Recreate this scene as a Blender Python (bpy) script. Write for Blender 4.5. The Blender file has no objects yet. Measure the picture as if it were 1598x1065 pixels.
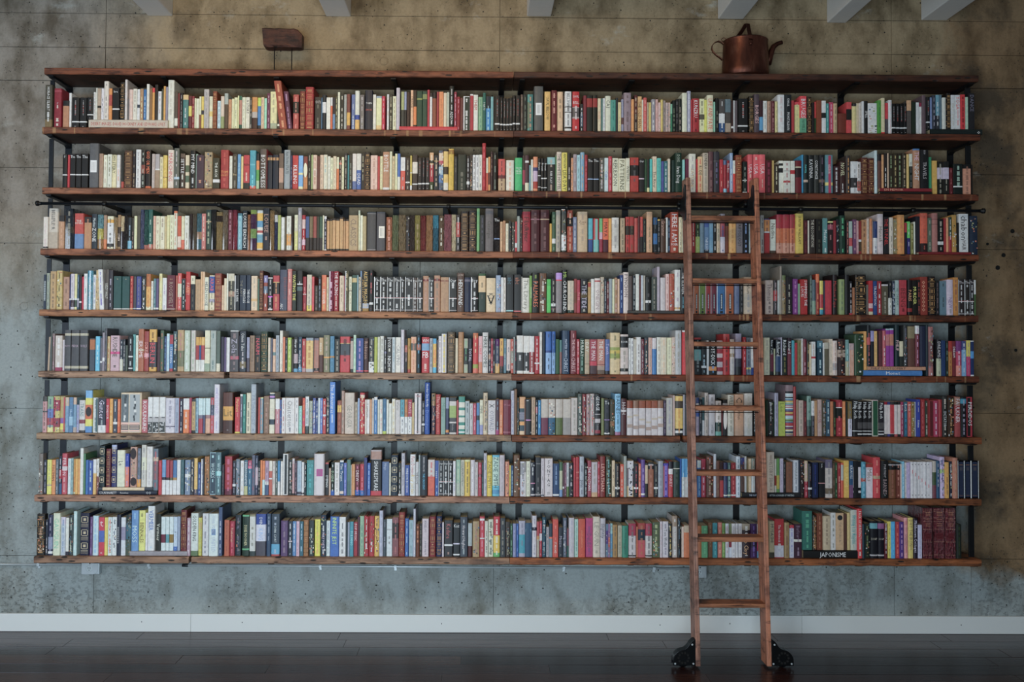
import bpy, math, random, re
from mathutils import Vector, Matrix
rnd = random.Random(7)
C = bpy.context.scene.collection
scene = bpy.context.scene

# ------------------------------------------------------------------ camera
F, PPX, PPY = 1451.1, 761.8, 502.4
YAW, PITCH, ROLL, CH, CD = 0.00958, 0.02747, 0.00574, 1.757, 5.786
def cam_axes():
    cy, sy, cp, sp, cr, sr = math.cos(YAW), math.sin(YAW), math.cos(PITCH), math.sin(PITCH), math.cos(ROLL), math.sin(ROLL)
    fwd = Vector((sy*cp, cy*cp, sp)); right = Vector((cy, -sy, 0)); up = right.cross(fwd)
    return right*cr+up*sr, -right*sr+up*cr, fwd
CR, CU, CF = cam_axes()
CAM = Vector((0, -CD, CH))
def ray(px, py): return CF + CR*((px-PPX)/F) - CU*((py-PPY)/F)
def at(px, py, Y):
    """world point on the plane Y = const seen at a photo pixel"""
    d = ray(px, py); return CAM + d*((Y+CD)/d.y)
def at_floor(px, py, z=0):
    d = ray(px, py); return CAM + d*((z-CH)/d.z)
camd = bpy.data.cameras.new('camera'); cam = bpy.data.objects.new('camera', camd); C.objects.link(cam)
camd.sensor_width = 36; camd.lens = F*36/1598
camd.shift_x = (799-PPX)/1598; camd.shift_y = -(532.5-PPY)/1598
cam.matrix_world = Matrix(((CR.x, CU.x, -CF.x, CAM.x), (CR.y, CU.y, -CF.y, CAM.y), (CR.z, CU.z, -CF.z, CAM.z), (0, 0, 0, 1)))
camd.clip_end = 60
scene.camera = cam

# ------------------------------------------------------------------ world, lights, exposure
w = bpy.data.worlds.new('world'); scene.world = w; w.use_nodes = True
w.node_tree.nodes['Background'].inputs[0].default_value = (0.62, 0.74, 0.90, 1)
w.node_tree.nodes['Background'].inputs[1].default_value = 0.10
def area(name, loc, aim, sx, sy, power, col):
    l = bpy.data.lights.new(name, 'AREA'); l.shape = 'RECTANGLE'; l.size = sx; l.size_y = sy; l.energy = power; l.color = col
    o = bpy.data.objects.new(name, l); C.objects.link(o); o.location = loc
    o.rotation_euler = (Vector(aim)-Vector(loc)).to_track_quat('-Z', 'Y').to_euler(); return o
area('window_light', (-5.0, -4.6, 1.9), (0.4, 0, 1.6), 2.0, 2.2, 78, (0.78, 0.88, 1.0))
area('room_window_light', (-0.9, -6.3, 1.25), (-0.7, 0, 1.1), 3.0, 1.6, 215, (0.71, 0.88, 1.0))
area('ceiling_lamp_light', (-0.9, -3.6, 3.9), (-0.6, 0, 3.2), 1.8, 0.5, 36, (1.0, 0.70, 0.36))
scene.view_settings.view_transform = 'Standard'; scene.view_settings.look = 'None'
scene.view_settings.exposure = 0.0; scene.view_settings.gamma = 1.0; scene.view_settings.use_curve_mapping = False

# ------------------------------------------------------------------ helpers
def lin(c): return c/12.92 if c <= 0.04045 else ((c+0.055)/1.055)**2.4
def hexc(h):
    if len(h) == 2: h = h+h[0]
    if len(h) == 3: h = h[0]*2+h[1]*2+h[2]*2
    return tuple(lin(int(h[i:i+2], 16)/255) for i in (0, 2, 4))
class MB:
    def __init__(s): s.v = []; s.f = []; s.c = []; s.m = []
    def quad(s, a, b, c, d, col=(1, 1, 1), m=0):
        n = len(s.v); s.v += [a, b, c, d]; s.f.append((n, n+1, n+2, n+3)); s.c.append(col); s.m.append(m)
    def face(s, pts, col=(1, 1, 1), m=0):
        n = len(s.v); s.v += list(pts); s.f.append(tuple(range(n, n+len(pts)))); s.c.append(col); s.m.append(m)
    def box(s, x0, x1, y0, y1, z0, z1, col=(1, 1, 1), m=0):
        n = len(s.v)
        s.v += [(x0,y0,z0),(x1,y0,z0),(x1,y1,z0),(x0,y1,z0),(x0,y0,z1),(x1,y0,z1),(x1,y1,z1),(x0,y1,z1)]
        for q in ((0,3,2,1),(4,5,6,7),(0,1,5,4),(1,2,6,5),(2,3,7,6),(3,0,4,7)):
            s.f.append(tuple(n+i for i in q)); s.c.append(col); s.m.append(m)
    def prism(s, prof, y0, y1, col=(1, 1, 1), m=0):
        """profile in XZ (counter-clockwise seen from -Y) extruded along Y"""
        k = len(prof); n = len(s.v)
        s.v += [(x, y0, z) for x, z in prof]+[(x, y1, z) for x, z in prof]
        s.f.append(tuple(range(n, n+k))); s.f.append(tuple(range(n+2*k-1, n+k-1, -1))); s.c += [col]*2; s.m += [m]*2
        for i in range(k):
            j = (i+1) % k; s.f.append((n+i, n+k+i, n+k+j, n+j)); s.c.append(col); s.m.append(m)
    def tube(s, pts, r, seg=10, col=(1, 1, 1), m=0, flat=None, cap=True):
        """round (or flattened) bar through points; r number or list"""
        pts = [Vector(p) for p in pts]; n0 = len(s.v); rs = r if isinstance(r, (list, tuple)) else [r]*len(pts)
        up = None
        for i, p in enumerate(pts):
            t = (pts[min(i+1, len(pts)-1)]-pts[max(i-1, 0)]).normalized()
            if up is None: up = Vector((0, 1, 0)) if abs(t.y) < .9 else Vector((1, 0, 0))
            a = (up - t*up.dot(t)).normalized(); b = t.cross(a); up = a
            fa, fb = (1, 1) if flat is None else flat
            for k in range(seg):
                th = 2*math.pi*k/seg
                s.v.append(tuple(p+a*(math.cos(th)*rs[i]*fa)+b*(math.sin(th)*rs[i]*fb)))
        for i in range(len(pts)-1):
            for k in range(seg):
                k2 = (k+1) % seg; q = n0+i*seg
                s.f.append((q+k, q+k2, q+seg+k2, q+seg+k)); s.c.append(col); s.m.append(m)
        if cap:
            s.f.append(tuple(n0+k for k in range(seg))[::-1]); s.f.append(tuple(n0+(len(pts)-1)*seg+k for k in range(seg))); s.c += [col]*2; s.m += [m]*2
    def lathe(s, prof, seg=32, col=(1, 1, 1), axis='Z', org=(0, 0, 0), m=0):
        n0 = len(s.v)
        for r, z in prof:
            for k in range(seg):
                th = 2*math.pi*k/seg; a, b = r*math.cos(th), r*math.sin(th)
                p = (a, b, z) if axis == 'Z' else ((a, z, b) if axis == 'Y' else (z, a, b))
                s.v.append(tuple(p[i]+org[i] for i in range(3)))
        for i in range(len(prof)-1):
            for k in range(seg):
                k2 = (k+1) % seg; q = n0+i*seg
                s.f.append((q+k, q+k2, q+seg+k2, q+seg+k)); s.c.append(col); s.m.append(m)
    def build(s, name, mats, parent=None, smooth=False, loc=None, bevel=0, kind=None):
        me = bpy.data.meshes.new(name); me.from_pydata(s.v, [], s.f)
        if not isinstance(mats, (list, tuple)): mats = [mats]
        for m in mats: me.materials.append(m)
        if len(mats) > 1: me.polygons.foreach_set('material_index', s.m)
        att = me.color_attributes.new('Col', 'FLOAT_COLOR', 'CORNER')
        buf = []
        for f, c in zip(s.f, s.c): buf += (c[0], c[1], c[2], 1.0)*len(f)
        att.data.foreach_set('color', buf)
        if smooth: me.polygons.foreach_set('use_smooth', [True]*len(s.f))
        me.update()
        o = bpy.data.objects.new(name, me); C.objects.link(o)
        if parent: o.parent = parent
        if loc is not None: o.location = loc
        if bevel:
            b = o.modifiers.new('bevel', 'BEVEL'); b.width = bevel; b.segments = 2; b.limit_method = 'ANGLE'
        if kind: o['kind'] = kind
        return o
def thing(name, label, cat, loc, group=None):
    o = bpy.data.objects.new(name, None); C.objects.link(o); o.location = loc; o.empty_display_size = .05
    o['label'] = label; o['category'] = cat
    if group: o['group'] = group
    return o
def tag(o, label, cat, group=None):
    o['label'] = label; o['category'] = cat
    if group: o['group'] = group
    return o

# ------------------------------------------------------------------ materials
class NT:
    def __init__(s, name):
        s.m = bpy.data.materials.new(name); s.m.use_nodes = True; s.t = s.m.node_tree; s.b = s.t.nodes['Principled BSDF']
    def n(s, typ, **kw):
        x = s.t.nodes.new(typ)
        for k, v in kw.items():
            if k.startswith('i_'): x.inputs[int(k[2:])].default_value = v
            else: setattr(x, k, v)
        return x
    def l(s, a, b): s.t.links.new(a, b)
    def tex(s, kind, vec, scale, **kw):
        x = s.n('ShaderNodeTexNoise' if kind == 'noise' else 'ShaderNodeTexVoronoi')
        s.l(vec, x.inputs['Vector']); x.inputs['Scale'].default_value = scale
        for k, v in kw.items(): x.inputs[k].default_value = v
        return x
    def ramp(s, fac, stops):
        r = s.n('ShaderNodeValToRGB'); e = r.color_ramp.elements
        while len(e) < len(stops): e.new(0.5)
        for i, (p, c) in enumerate(stops):
            e[i].position = p; e[i].color = (*c, 1) if len(c) == 3 else c
        s.l(fac, r.inputs[0]); return r.outputs[0]
    def mapping(s, vec, scale, loc=(0, 0, 0)):
        x = s.n('ShaderNodeMapping'); x.inputs['Scale'].default_value = scale; x.inputs['Location'].default_value = loc; s.l(vec, x.inputs[0]); return x.outputs[0]
    def mix(s, fac, a, b, mode='MIX'):
        x = s.n('ShaderNodeMix', data_type='RGBA', blend_type=mode)
        for sock, v in ((x.inputs[0], fac), (x.inputs[6], a), (x.inputs[7], b)):
            if isinstance(v, (int, float)): sock.default_value = v
            elif isinstance(v, tuple): sock.default_value = (*v, 1) if len(v) == 3 else v
            else: s.l(v, sock)
        return x.outputs[2]
    def math(s, op, a, b=0.0, clamp=False):
        x = s.n('ShaderNodeMath', operation=op, use_clamp=clamp)
        for sock, v in ((x.inputs[0], a), (x.inputs[1], b)):
            if isinstance(v, (int, float)): sock.default_value = v
            else: s.l(v, sock)
        return x.outputs[0]
    def bump(s, h, strength, dist=0.01):
        x = s.n('ShaderNodeBump'); x.inputs['Strength'].default_value = strength; x.inputs['Distance'].default_value = dist
        s.l(h, x.inputs['Height']); s.l(x.outputs[0], s.b.inputs['Normal'])
    def set(s, **kw):
        for k, v in kw.items(): s.b.inputs[k.replace('_', ' ')].default_value = v
        return s
G3 = lambda v: (v, v, v)
def simple(name, h, rough=.5, metal=0, noise=0):
    t = NT(name); c = hexc(h) if isinstance(h, str) else h
    t.set(Roughness=rough, Metallic=metal)
    if noise:
        tc = t.n('ShaderNodeTexCoord').outputs['Object']; nz = t.tex('noise', tc, 30, Detail=5)
        t.l(t.mix(nz.outputs[0], tuple(x*(1-noise) for x in c), tuple(min(1, x*(1+noise)) for x in c)), t.b.inputs['Base Color'])
        t.bump(nz.outputs[0], .15, .003)
    else: t.b.inputs['Base Color'].default_value = (*c, 1)
    return t.m

def mat_cover(name, rough, coat=0.0):
    t = NT(name); a = t.n('ShaderNodeVertexColor', layer_name='Col').outputs[0]
    geo = t.n('ShaderNodeNewGeometry').outputs['Position']
    nz = t.tex('noise', geo, 60, Detail=4).outputs[0]
    t.l(t.mix(1.0, a, t.ramp(nz, [(.25, G3(.78)), (.7, G3(1.0))]), 'MULTIPLY'), t.b.inputs['Base Color'])
    t.set(Roughness=rough)
    if coat: t.b.inputs['Coat Weight'].default_value = coat; t.b.inputs['Coat Roughness'].default_value = .07; t.b.inputs['Coat IOR'].default_value = 1.9; t.bump(t.tex('noise', t.mapping(geo, (2.2, 2.2, .8)), 42, Detail=3).outputs[0], 1.0, .035)
    return t.m
M_COVER = mat_cover('book_cloth_and_paper', .48)
M_GLOSS = mat_cover('book_film_jacket', .30, 1.0)
def mat_pages():
    t = NT('page_edges'); geo = t.n('ShaderNodeNewGeometry').outputs['Position']
    mp = t.mapping(geo, (900, 6, 6)); nz = t.tex('noise', mp, 1.0, Detail=3).outputs[0]
    a = t.n('ShaderNodeVertexColor', layer_name='Col').outputs[0]
    t.l(t.mix(1.0, a, t.ramp(nz, [(.3, G3(.62)), (.65, G3(1))]), 'MULTIPLY'), t.b.inputs['Base Color']); t.set(Roughness=.85); return t.m
M_PAGE = mat_pages()
def mat_ink():
    t = NT('printed_lettering'); a = t.n('ShaderNodeVertexColor', layer_name='Col').outputs[0]
    t.l(a, t.b.inputs['Base Color']); t.set(Roughness=.5); return t.m
M_INK = mat_ink()

def mat_concrete():
    t = NT('board_formed_concrete'); p = t.n('ShaderNodeNewGeometry').outputs['Position']
    big = t.tex('noise', p, .9, Detail=6, Roughness=.6).outputs[0]
    mid = t.tex('noise', t.mapping(p, (1, 1, .55), (3, 0, 1)), 4.5, Detail=8, Roughness=.65).outputs[0]
    fine = t.tex('noise', p, 60, Detail=6, Roughness=.7).outputs[0]
    sx = t.n('ShaderNodeSeparateXYZ'); t.l(p, sx.inputs[0]); X, Z = sx.outputs[0], sx.outputs[2]
    # base tone: grey low, tan higher up, greyer at one end, brown at the other
    zz = t.math('ADD', Z, t.math('MULTIPLY', t.math('SUBTRACT', big, .5), 1.6))
    xx = t.math('ADD', X, t.math('MULTIPLY', t.math('SUBTRACT', mid, .5), .9))
    tan_up = t.ramp(t.math('MULTIPLY', zz, .25), [(.46, G3(0)), (.68, G3(1))])
    notleft = t.ramp(t.math('ADD', t.math('MULTIPLY', xx, .2), .5), [(.0, G3(0)), (.13, G3(1))])
    right = t.ramp(t.math('ADD', t.math('MULTIPLY', xx, .2), .0), [(.585, G3(0)), (.612, G3(1))])
    low = t.ramp(t.math('MULTIPLY', zz, .25), [(.09, G3(0)), (.125, G3(1))])
    rmask = t.math('MULTIPLY', right, low)
    base = t.mix(tan_up, hexc('a2a9a8'), hexc('a49072'))
    base = t.mix(t.math('MULTIPLY', tan_up, t.math('SUBTRACT', 1.0, notleft)), base, hexc('9a9288'))
    base = t.mix(rmask, base, hexc('94795a'))
    base = t.mix(t.ramp(mid, [(.30, G3(.9)), (.56, G3(0))]), base, t.mix(1.0, base, hexc('9a917f'), 'MULTIPLY'))
    drip = t.tex('noise', t.mapping(p, (2.2, 1, 1.5), (0, 0, 2)), 2.0, Detail=7, Roughness=.6).outputs[0]
    base = t.mix(t.math('MULTIPLY', t.ramp(drip, [(.50, G3(0)), (.68, G3(.8))]), tan_up), base, t.mix(1.0, base, hexc('988c78'), 'MULTIPLY'))
    patch = t.tex('noise', t.mapping(p, (1, 1, 1), (6.1, 2, 4)), 2.0, Detail=7, Roughness=.62).outputs[0]
    base = t.mix(t.math('MULTIPLY', t.ramp(patch, [(.5, G3(0)), (.60, G3(.85))]), rmask), base, hexc('4c4032'))
    base = t.mix(t.ramp(t.tex('noise', t.mapping(p, (1, 1, 1.6), (1, 5, 9)), 3.3, Detail=9, Roughness=.7).outputs[0], [(.60, G3(0)), (.70, G3(.45))]), base, hexc('c0c2bc'))
    base = t.mix(t.ramp(fine, [(.3, G3(.35)), (.55, G3(0))]), base, t.mix(1.0, base, G3(.45), 'MULTIPLY'))
    v = t.tex('voronoi', p, 17, Randomness=1.0).outputs['Distance']
    v2 = t.tex('voronoi', t.mapping(p, (1, 1, 1), (4, 4, 4)), 46, Randomness=1.0).outputs['Distance']
    pit = t.math('ADD', t.ramp(v, [(.06, G3(1)), (.085, G3(0))]), t.math('MULTIPLY', t.ramp(v2, [(.11, G3(1)), (.15, G3(0))]), t.ramp(mid, [(.42, G3(1)), (.55, G3(0))])), clamp=True)
    crater = t.tex('noise', t.mapping(p, (1, 1, 1.4), (2, 8, 3)), 34, Detail=6, Roughness=.6).outputs[0]
    zlow = t.ramp(t.math('MULTIPLY', Z, .5), [(.12, G3(1)), (.30, G3(0))])
    cr = t.math('MULTIPLY', t.math('MULTIPLY', t.ramp(crater, [(.54, G3(0)), (.58, G3(1))]), zlow), t.ramp(big, [(.46, G3(0)), (.56, G3(1))]))
    base = t.mix(t.math('MULTIPLY', cr, .42), base, hexc('50524e'))
    base = t.mix(pit, base, hexc('1c1b19'))
    t.l(base, t.b.inputs['Base Color']); t.set(Roughness=.82)
    h = t.math('SUBTRACT', t.math('ADD', t.math('MULTIPLY', mid, .6), t.math('MULTIPLY', fine, .25)), t.math('ADD', t.math('MULTIPLY', pit, .7), t.math('MULTIPLY', cr, .5)))
    t.bump(h, .55, .012); return t.m
M_CONC = mat_concrete()

def mat_wood(name, streak=0.0, rough=.6, spots=.15, grain=(1.4, 22, 22)):
    """reclaimed timber; each plank's tone comes from its own colour"""
    t = NT(name); p = t.n('ShaderNodeNewGeometry').outputs['Position']; a = t.n('ShaderNodeVertexColor', layer_name='Col').outputs[0]
    g = t.tex('noise', t.mapping(p, grain), 2.2, Detail=9, Roughness=.62, Distortion=.6).outputs[0]
    bl = t.tex('noise', t.mapping(p, (1, 2.5, 2.5)), 6, Detail=6, Roughness=.6).outputs[0]
    c = t.mix(1.0, a, t.ramp(g, [(.30, (.30, .26, .25)), (.47, (.86, .82, .80)), (.70, (1.45, 1.38, 1.32))]), 'MULTIPLY')
    c = t.mix(t.ramp(bl, [(.36, G3(.85)), (.50, G3(0))]), c, t.mix(1.0, c, (.45, .40, .40), 'MULTIPLY'))
    dk = t.tex('noise', t.mapping(p, (5, 8, 26), (3, 1, 7)), 1.3, Detail=7, Roughness=.7).outputs[0]
    c = t.mix(t.ramp(dk, [(.55, G3(0)), (.63, G3(.8))]), c, t.mix(1.0, c, (.22, .18, .17), 'MULTIPLY'))
    if streak:
        s1 = t.tex('noise', t.mapping(p, (24, .3, .8), (5, 0, 0)), 1.0, Detail=2).outputs[0]
        ns = t.n('ShaderNodeSeparateXYZ'); t.l(t.n('ShaderNodeNewGeometry').outputs['True Normal'], ns.inputs[0])
        edge = t.ramp(t.math('ABSOLUTE', ns.outputs[1]), [(.5, G3(0)), (.8, G3(1))])
        c = t.mix(t.math('MULTIPLY', edge, t.math('MULTIPLY', t.ramp(s1, [(.61, G3(0)), (.66, G3(streak))]), t.ramp(bl, [(.35, G3(.5)), (.6, G3(1))]))), c, hexc('b08a62'))
    v = t.tex('voronoi', t.mapping(p, (9, 9, 40)), 1.0, Randomness=1.0).outputs['Distance']
    pit = t.ramp(v, [(spots, G3(1)), (spots+.05, G3(0))])
    c = t.mix(pit, c, (.012, .008, .006))
    t.l(c, t.b.inputs['Base Color']); t.set(Roughness=rough)
    t.bump(t.math('SUBTRACT', t.math('ADD', g, t.math('MULTIPLY', bl, .6)), pit), .5, .006); return t.m
M_WOOD = mat_wood('reclaimed_timber'); M_SAWN = mat_wood('saw_marked_timber', .75)
M_LADDER = mat_wood('oiled_ladder_timber', 0, .45, .0, (30, 30, 1.6))
M_RUNG = mat_wood('oiled_rung_timber', 0, .40, .0, (1.8, 30, 30))
def mat_floor():
    t = NT('dark_floor_planks'); p = t.n('ShaderNodeNewGeometry').outputs['Position']; a = t.n('ShaderNodeVertexColor', layer_name='Col').outputs[0]
    g = t.tex('noise', t.mapping(p, (1.2, 26, 26)), 2.0, Detail=8, Roughness=.6).outputs[0]
    t.l(t.mix(1.0, a, t.ramp(g, [(.3, G3(.55)), (.7, G3(1.35))]), 'MULTIPLY'), t.b.inputs['Base Color'])
    t.l(t.ramp(g, [(.3, G3(.30)), (.7, G3(.20))]), t.b.inputs['Roughness'])
    t.b.inputs['Specular Tint'].default_value = (.66, .82, 1.0, 1); t.b.inputs['Specular IOR Level'].default_value = .5  # bluish reflected daylight is put into the sheen tint
    t.bump(g, .12, .002); return t.m
M_FLOOR = mat_floor()
M_STEEL = simple('blackened_steel', '17181a', .45, .4, .25)
M_STEEL2 = simple('blue_black_steel', '1d2228', .40, .5, .25)
M_IRON = simple('black_cast_iron', '111214', .35, .5, .2)
M_GALV = simple('galvanised_steel', 'c6ced2', .32, .3, .10)
M_WHITE = simple('white_paint', 'e2e4e2', .4)
M_BEAM = simple('white_beam_paint', 'd8d4ce', .6, 0, .05)
M_HOLE = simple('dark_hole', '0b0a09', .9)
M_PLUG = simple('cement_plug', '8f8a7a', .85, 0, .15)
def mat_copper():
    t = NT('aged_copper'); p = t.n('ShaderNodeTexCoord').outputs['Object']
    nz = t.tex('noise', t.mapping(p, (1, 1, .35)), 14, Detail=6, Roughness=.6).outputs[0]
    t.l(t.ramp(nz, [(.3, hexc('38201a')), (.55, hexc('623a2e')), (.75, hexc('8e6252'))]), t.b.inputs['Base Color'])
    t.l(t.ramp(nz, [(.3, G3(.5)), (.7, G3(.3))]), t.b.inputs['Roughness']); t.set(Metallic=.85)
    t.bump(nz, .2, .004); return t.m
M_COPPER = mat_copper()

# ------------------------------------------------------------------ the room
ZTOP, ZBOT = 3.399, 0.514
SF = -0.286                                    # front edge of the shelves
WX0, WX1, WZ1 = -5.6, 5.2, 4.35
def conc_wall():
    mb = MB(); mb.box(WX0, WX1, .012, .22, -.02, WZ1)
    wall = mb.build('wall_back', M_CONC, kind='structure')
    zs = [0.0]+[at(700, y, 0).z for y in (870, 641, 384)]+[2.86]+[at(700, y, 0).z for y in (131, 79, 26)]+[4.02, WZ1]
    xs_low = [WX0]+[at(x, 930, 0).x for x in (146, 770, 1396, 1516)]+[WX1]
    xs_mid = [WX0]+[at(x, 520, 0).x for x in (158, 655, 1391)]+[WX1]
    xs_up = [WX0]+[at(x, 60, 0).x for x in (165, 780, 1391)]+[WX1]
    for i in range(len(zs)-1):
        z0, z1 = zs[i], zs[i+1]
        xs = xs_low if z1 < .8 else (xs_mid if z1 < 2.5 else xs_up)
        for j in range(len(xs)-1):
            d = rnd.uniform(-.0015, .0015); g = .0014 if z1 > .8 else .0012
            m = MB(); m.box(xs[j]+g, xs[j+1]-g, d, .014, z0+g, z1-g)
            m.build('concrete_panel', M_CONC, wall, bevel=.0015)
    for px, py in ((37, 478), (599, 95), (1012, 42), (1103, 42), (1203, 43), (1446, 72)):
        q = at(px, py, 0); m = MB(); m.lathe([(.0001, -.004), (.017, -.0038), (.0225, -.0015), (.024, -.004), (.027, -.0035), (.029, .004)], 24, axis='Y', org=(q.x, 0, q.z))
        m.build('form_tie_plug', M_CONC, wall)
    for px, py, r in ((1580, 361, .011), (1566, 398.5, .011), (1557, 418, .012), (1541, 381, .007), (1585, 547, .008), (1502, 140, .006), (1490, 610, .006), (17, 645, .004), (2, 668, .005), (92, 640, .004)):
        q = at(px, py, 0); m = MB(); m.lathe([(.0001, -.0022), (r*.9, -.0023), (r*1.15, -.0026), (r*1.3, .002)], 14, axis='Y', org=(q.x, 0, q.z))
        m.build('tie_hole', M_HOLE, wall)
conc_wall()
# floor planks
fl = MB(); fl.box(WX0, WX1, -9.5, 0, -.05, -.004, hexc('2a1c16')); floor = fl.build('floor', M_FLOOR, kind='structure')
PW = .1435
tones = ['3a2019', '301a15', '40241b', '281512', '381e18', '45281c']
npl = 0
for r in range(44):
    y1 = -.016-r*PW; y0 = y1-PW
    x = WX0-rnd.uniform(0, 1.2)
    lim = 1.9 if r < 14 else 3.0
    while x < WX1:
        L = rnd.uniform(.9, lim); a, b = max(x, WX0), min(x+L, WX1); x += L
        if b-a < .05: continue
        if npl < 295:
            m = MB(); m.box(a+.0008, b-.0008, y0+.0008, y1-.0008, -.012, rnd.uniform(-.0004, .0004), hexc(rnd.choice(tones)))
            m.build('floor_plank', M_FLOOR, floor, bevel=.0012); npl += 1
# baseboard
bz = at(800, 960.5, -.018).z
bb = MB()
xj = [WX0]+[at(x, 970, 0).x for x in (299, 1250)]+[WX1]
bb.prism([(WX0, 0.001), (xj[1]-.0006, .001), (xj[1]-.0006, bz-.004), (xj[1]-.0006, bz), (WX0, bz)], -.018, 0)
for a, b in ((xj[1]+.0006, xj[2]-.0006), (xj[2]+.0006, WX1)): bb.box(a, b, -.018, 0, .001, bz)
base = bb.build('baseboard_back', M_WHITE, kind='structure', bevel=.002)
for px, py in ((221, 971), (378, 972), (689, 974), (1030, 976), (1139, 974), (1500, 976)):
    q = at(px, py, -.018); m = MB(); m.lathe([(.0001, -.0192), (.0028, -.0190), (.0034, -.0175)], 10, axis='Y', org=(q.x, 0, q.z)); m.build('nail_hole', M_HOLE, base)
# ceiling and beams
m = MB(); m.box(WX0, WX1, -9.5, .2, 4.33, 4.45); ceil = m.build('ceiling', M_BEAM, kind='structure')
for i, (pa, pb, py) in enumerate(((231, 270, 25), (509, 548, 26), (822, 860, 26), (1120, 1160, 30), (1290, 1320, 36), (1437, 1477, 32))):
    a, b = at(pa, py, 0), at(pb, py, 0); z = (a.z+b.z)/2
    m = MB(); m.box(a.x, b.x, -9.4, -.001, z, 4.33)
    m.build('trim_%d' % (i+1), M_BEAM, kind='structure', bevel=.006)
def extra_beam(x, z, i):
    m = MB(); m.box(x, x+.155, -9.4, -.001, z, 4.33); m.build('trim_%d' % i, M_BEAM, kind='structure', bevel=.006)
extra_beam(-3.2, 3.71, 7); extra_beam(-4.4, 3.71, 8); extra_beam(4.0, 3.66, 9)

# ------------------------------------------------------------------ shelving
SHX0, SHX1 = -2.593, 2.979
# top edge heights of the boards' front, at photo x = 90 (one end), both sides of the joint at 800, and x = 1515
BY = [(107.0, 110.0, 111.0, 118.0), (199.8, 202.5, 202.5, 210.5), (293.6, 296.5, 297.5, 304.0), (389.3, 392.0, 392.5, 398.3),
      (484.0, 487.0, 488.0, 493.3), (579.3, 583.5, 585.0, 587.0), (675.4, 680.5, 680.5, 682.6), (772.0, 777.5, 779.0, 777.6), (867.8, 873.2, 873.2, 873.0)]
THK = .0385
def board_z(r, half):
    a = BY[r]
    if half == 0: return (at(90, a[0], SF).z+at(790, a[1], SF).z)/2
    return (at(810, a[2], SF).z+at(1515, a[3], SF).z)/2
BZ = [(board_z(r, 0), board_z(r, 1)) for r in range(9)]
print('boards', [(round(a, 3), round(b, 3)) for a, b in BZ])
shelf = thing('bookshelf', 'long wall-mounted bookshelf of reclaimed timber boards on black steel brackets', 'bookshelf', (0, 0, 0))
X_END = [(at(l, y, SF).x, at(r, y+5, SF).x) for l, r, y in ((69, 1527, 112), (66, 1530, 205), (65.5, 1527, 299), (63, 1527, 394), (61, 1527, 489), (60, 1528, 585), (57, 1532, 681), (53.5, 1532, 778), (52.5, 1532, 873))]
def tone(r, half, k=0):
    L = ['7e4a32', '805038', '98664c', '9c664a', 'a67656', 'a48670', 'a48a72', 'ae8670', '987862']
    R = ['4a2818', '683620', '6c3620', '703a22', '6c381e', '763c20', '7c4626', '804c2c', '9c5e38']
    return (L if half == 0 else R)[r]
joints = {0: [(800, .002)], 1: [(800, .001)], 2: [(800, .001)], 3: [(800, .001)], 4: [(800, .001)], 5: [(355, .016), (799, .001)],
          6: [(799, .002), (1064, .010)], 7: [(797, .002)], 8: [(302, .008), (797, .0015)]}
for r in range(9):
    xs = [X_END[r][0]]; gaps = []
    for px, g in joints[r]: xs.append(at(px, 500, SF).x); gaps.append(g)
    xs.append(X_END[r][1]); gaps = [0]+gaps+[0]
    for k in range(len(xs)-1):
        a, b = xs[k]+gaps[k], xs[k+1]-gaps[k+1]
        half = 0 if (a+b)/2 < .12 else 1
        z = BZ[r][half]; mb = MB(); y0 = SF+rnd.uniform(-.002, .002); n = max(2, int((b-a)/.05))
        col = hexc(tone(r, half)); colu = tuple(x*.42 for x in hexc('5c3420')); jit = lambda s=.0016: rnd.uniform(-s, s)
        rows = []
        for i in range(n+1):
            x = a+(b-a)*i/n; jy, jt, jb = jit(), jit(.001), jit(.0016)
            rows.append([(x, -.004, z-THK), (x, y0+.005+jy, z-THK+jb), (x, y0+jy, z-THK+.005+jb), (x, y0+jy, z-.004+jt*.6), (x, y0+.004+jy, z), (x, -.004, z)])
        n0 = len(mb.v)
        for q in rows: mb.v += q
        for i in range(n):
            for j in range(6):
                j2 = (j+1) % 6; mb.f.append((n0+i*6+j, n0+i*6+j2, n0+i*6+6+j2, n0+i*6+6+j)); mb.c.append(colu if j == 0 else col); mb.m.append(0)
        mb.f.append(tuple(n0+j for j in range(6))[::-1]); mb.f.append(tuple(n0+n*6+j for j in range(6))); mb.c += [col]*2; mb.m += [0]*2
        streaky = (r, half) in ((1, 0), (3, 1), (4, 1), (5, 1), (6, 0), (2, 1))
        mb.build('shelf_board', M_SAWN if streaky else M_WOOD, shelf)
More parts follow.
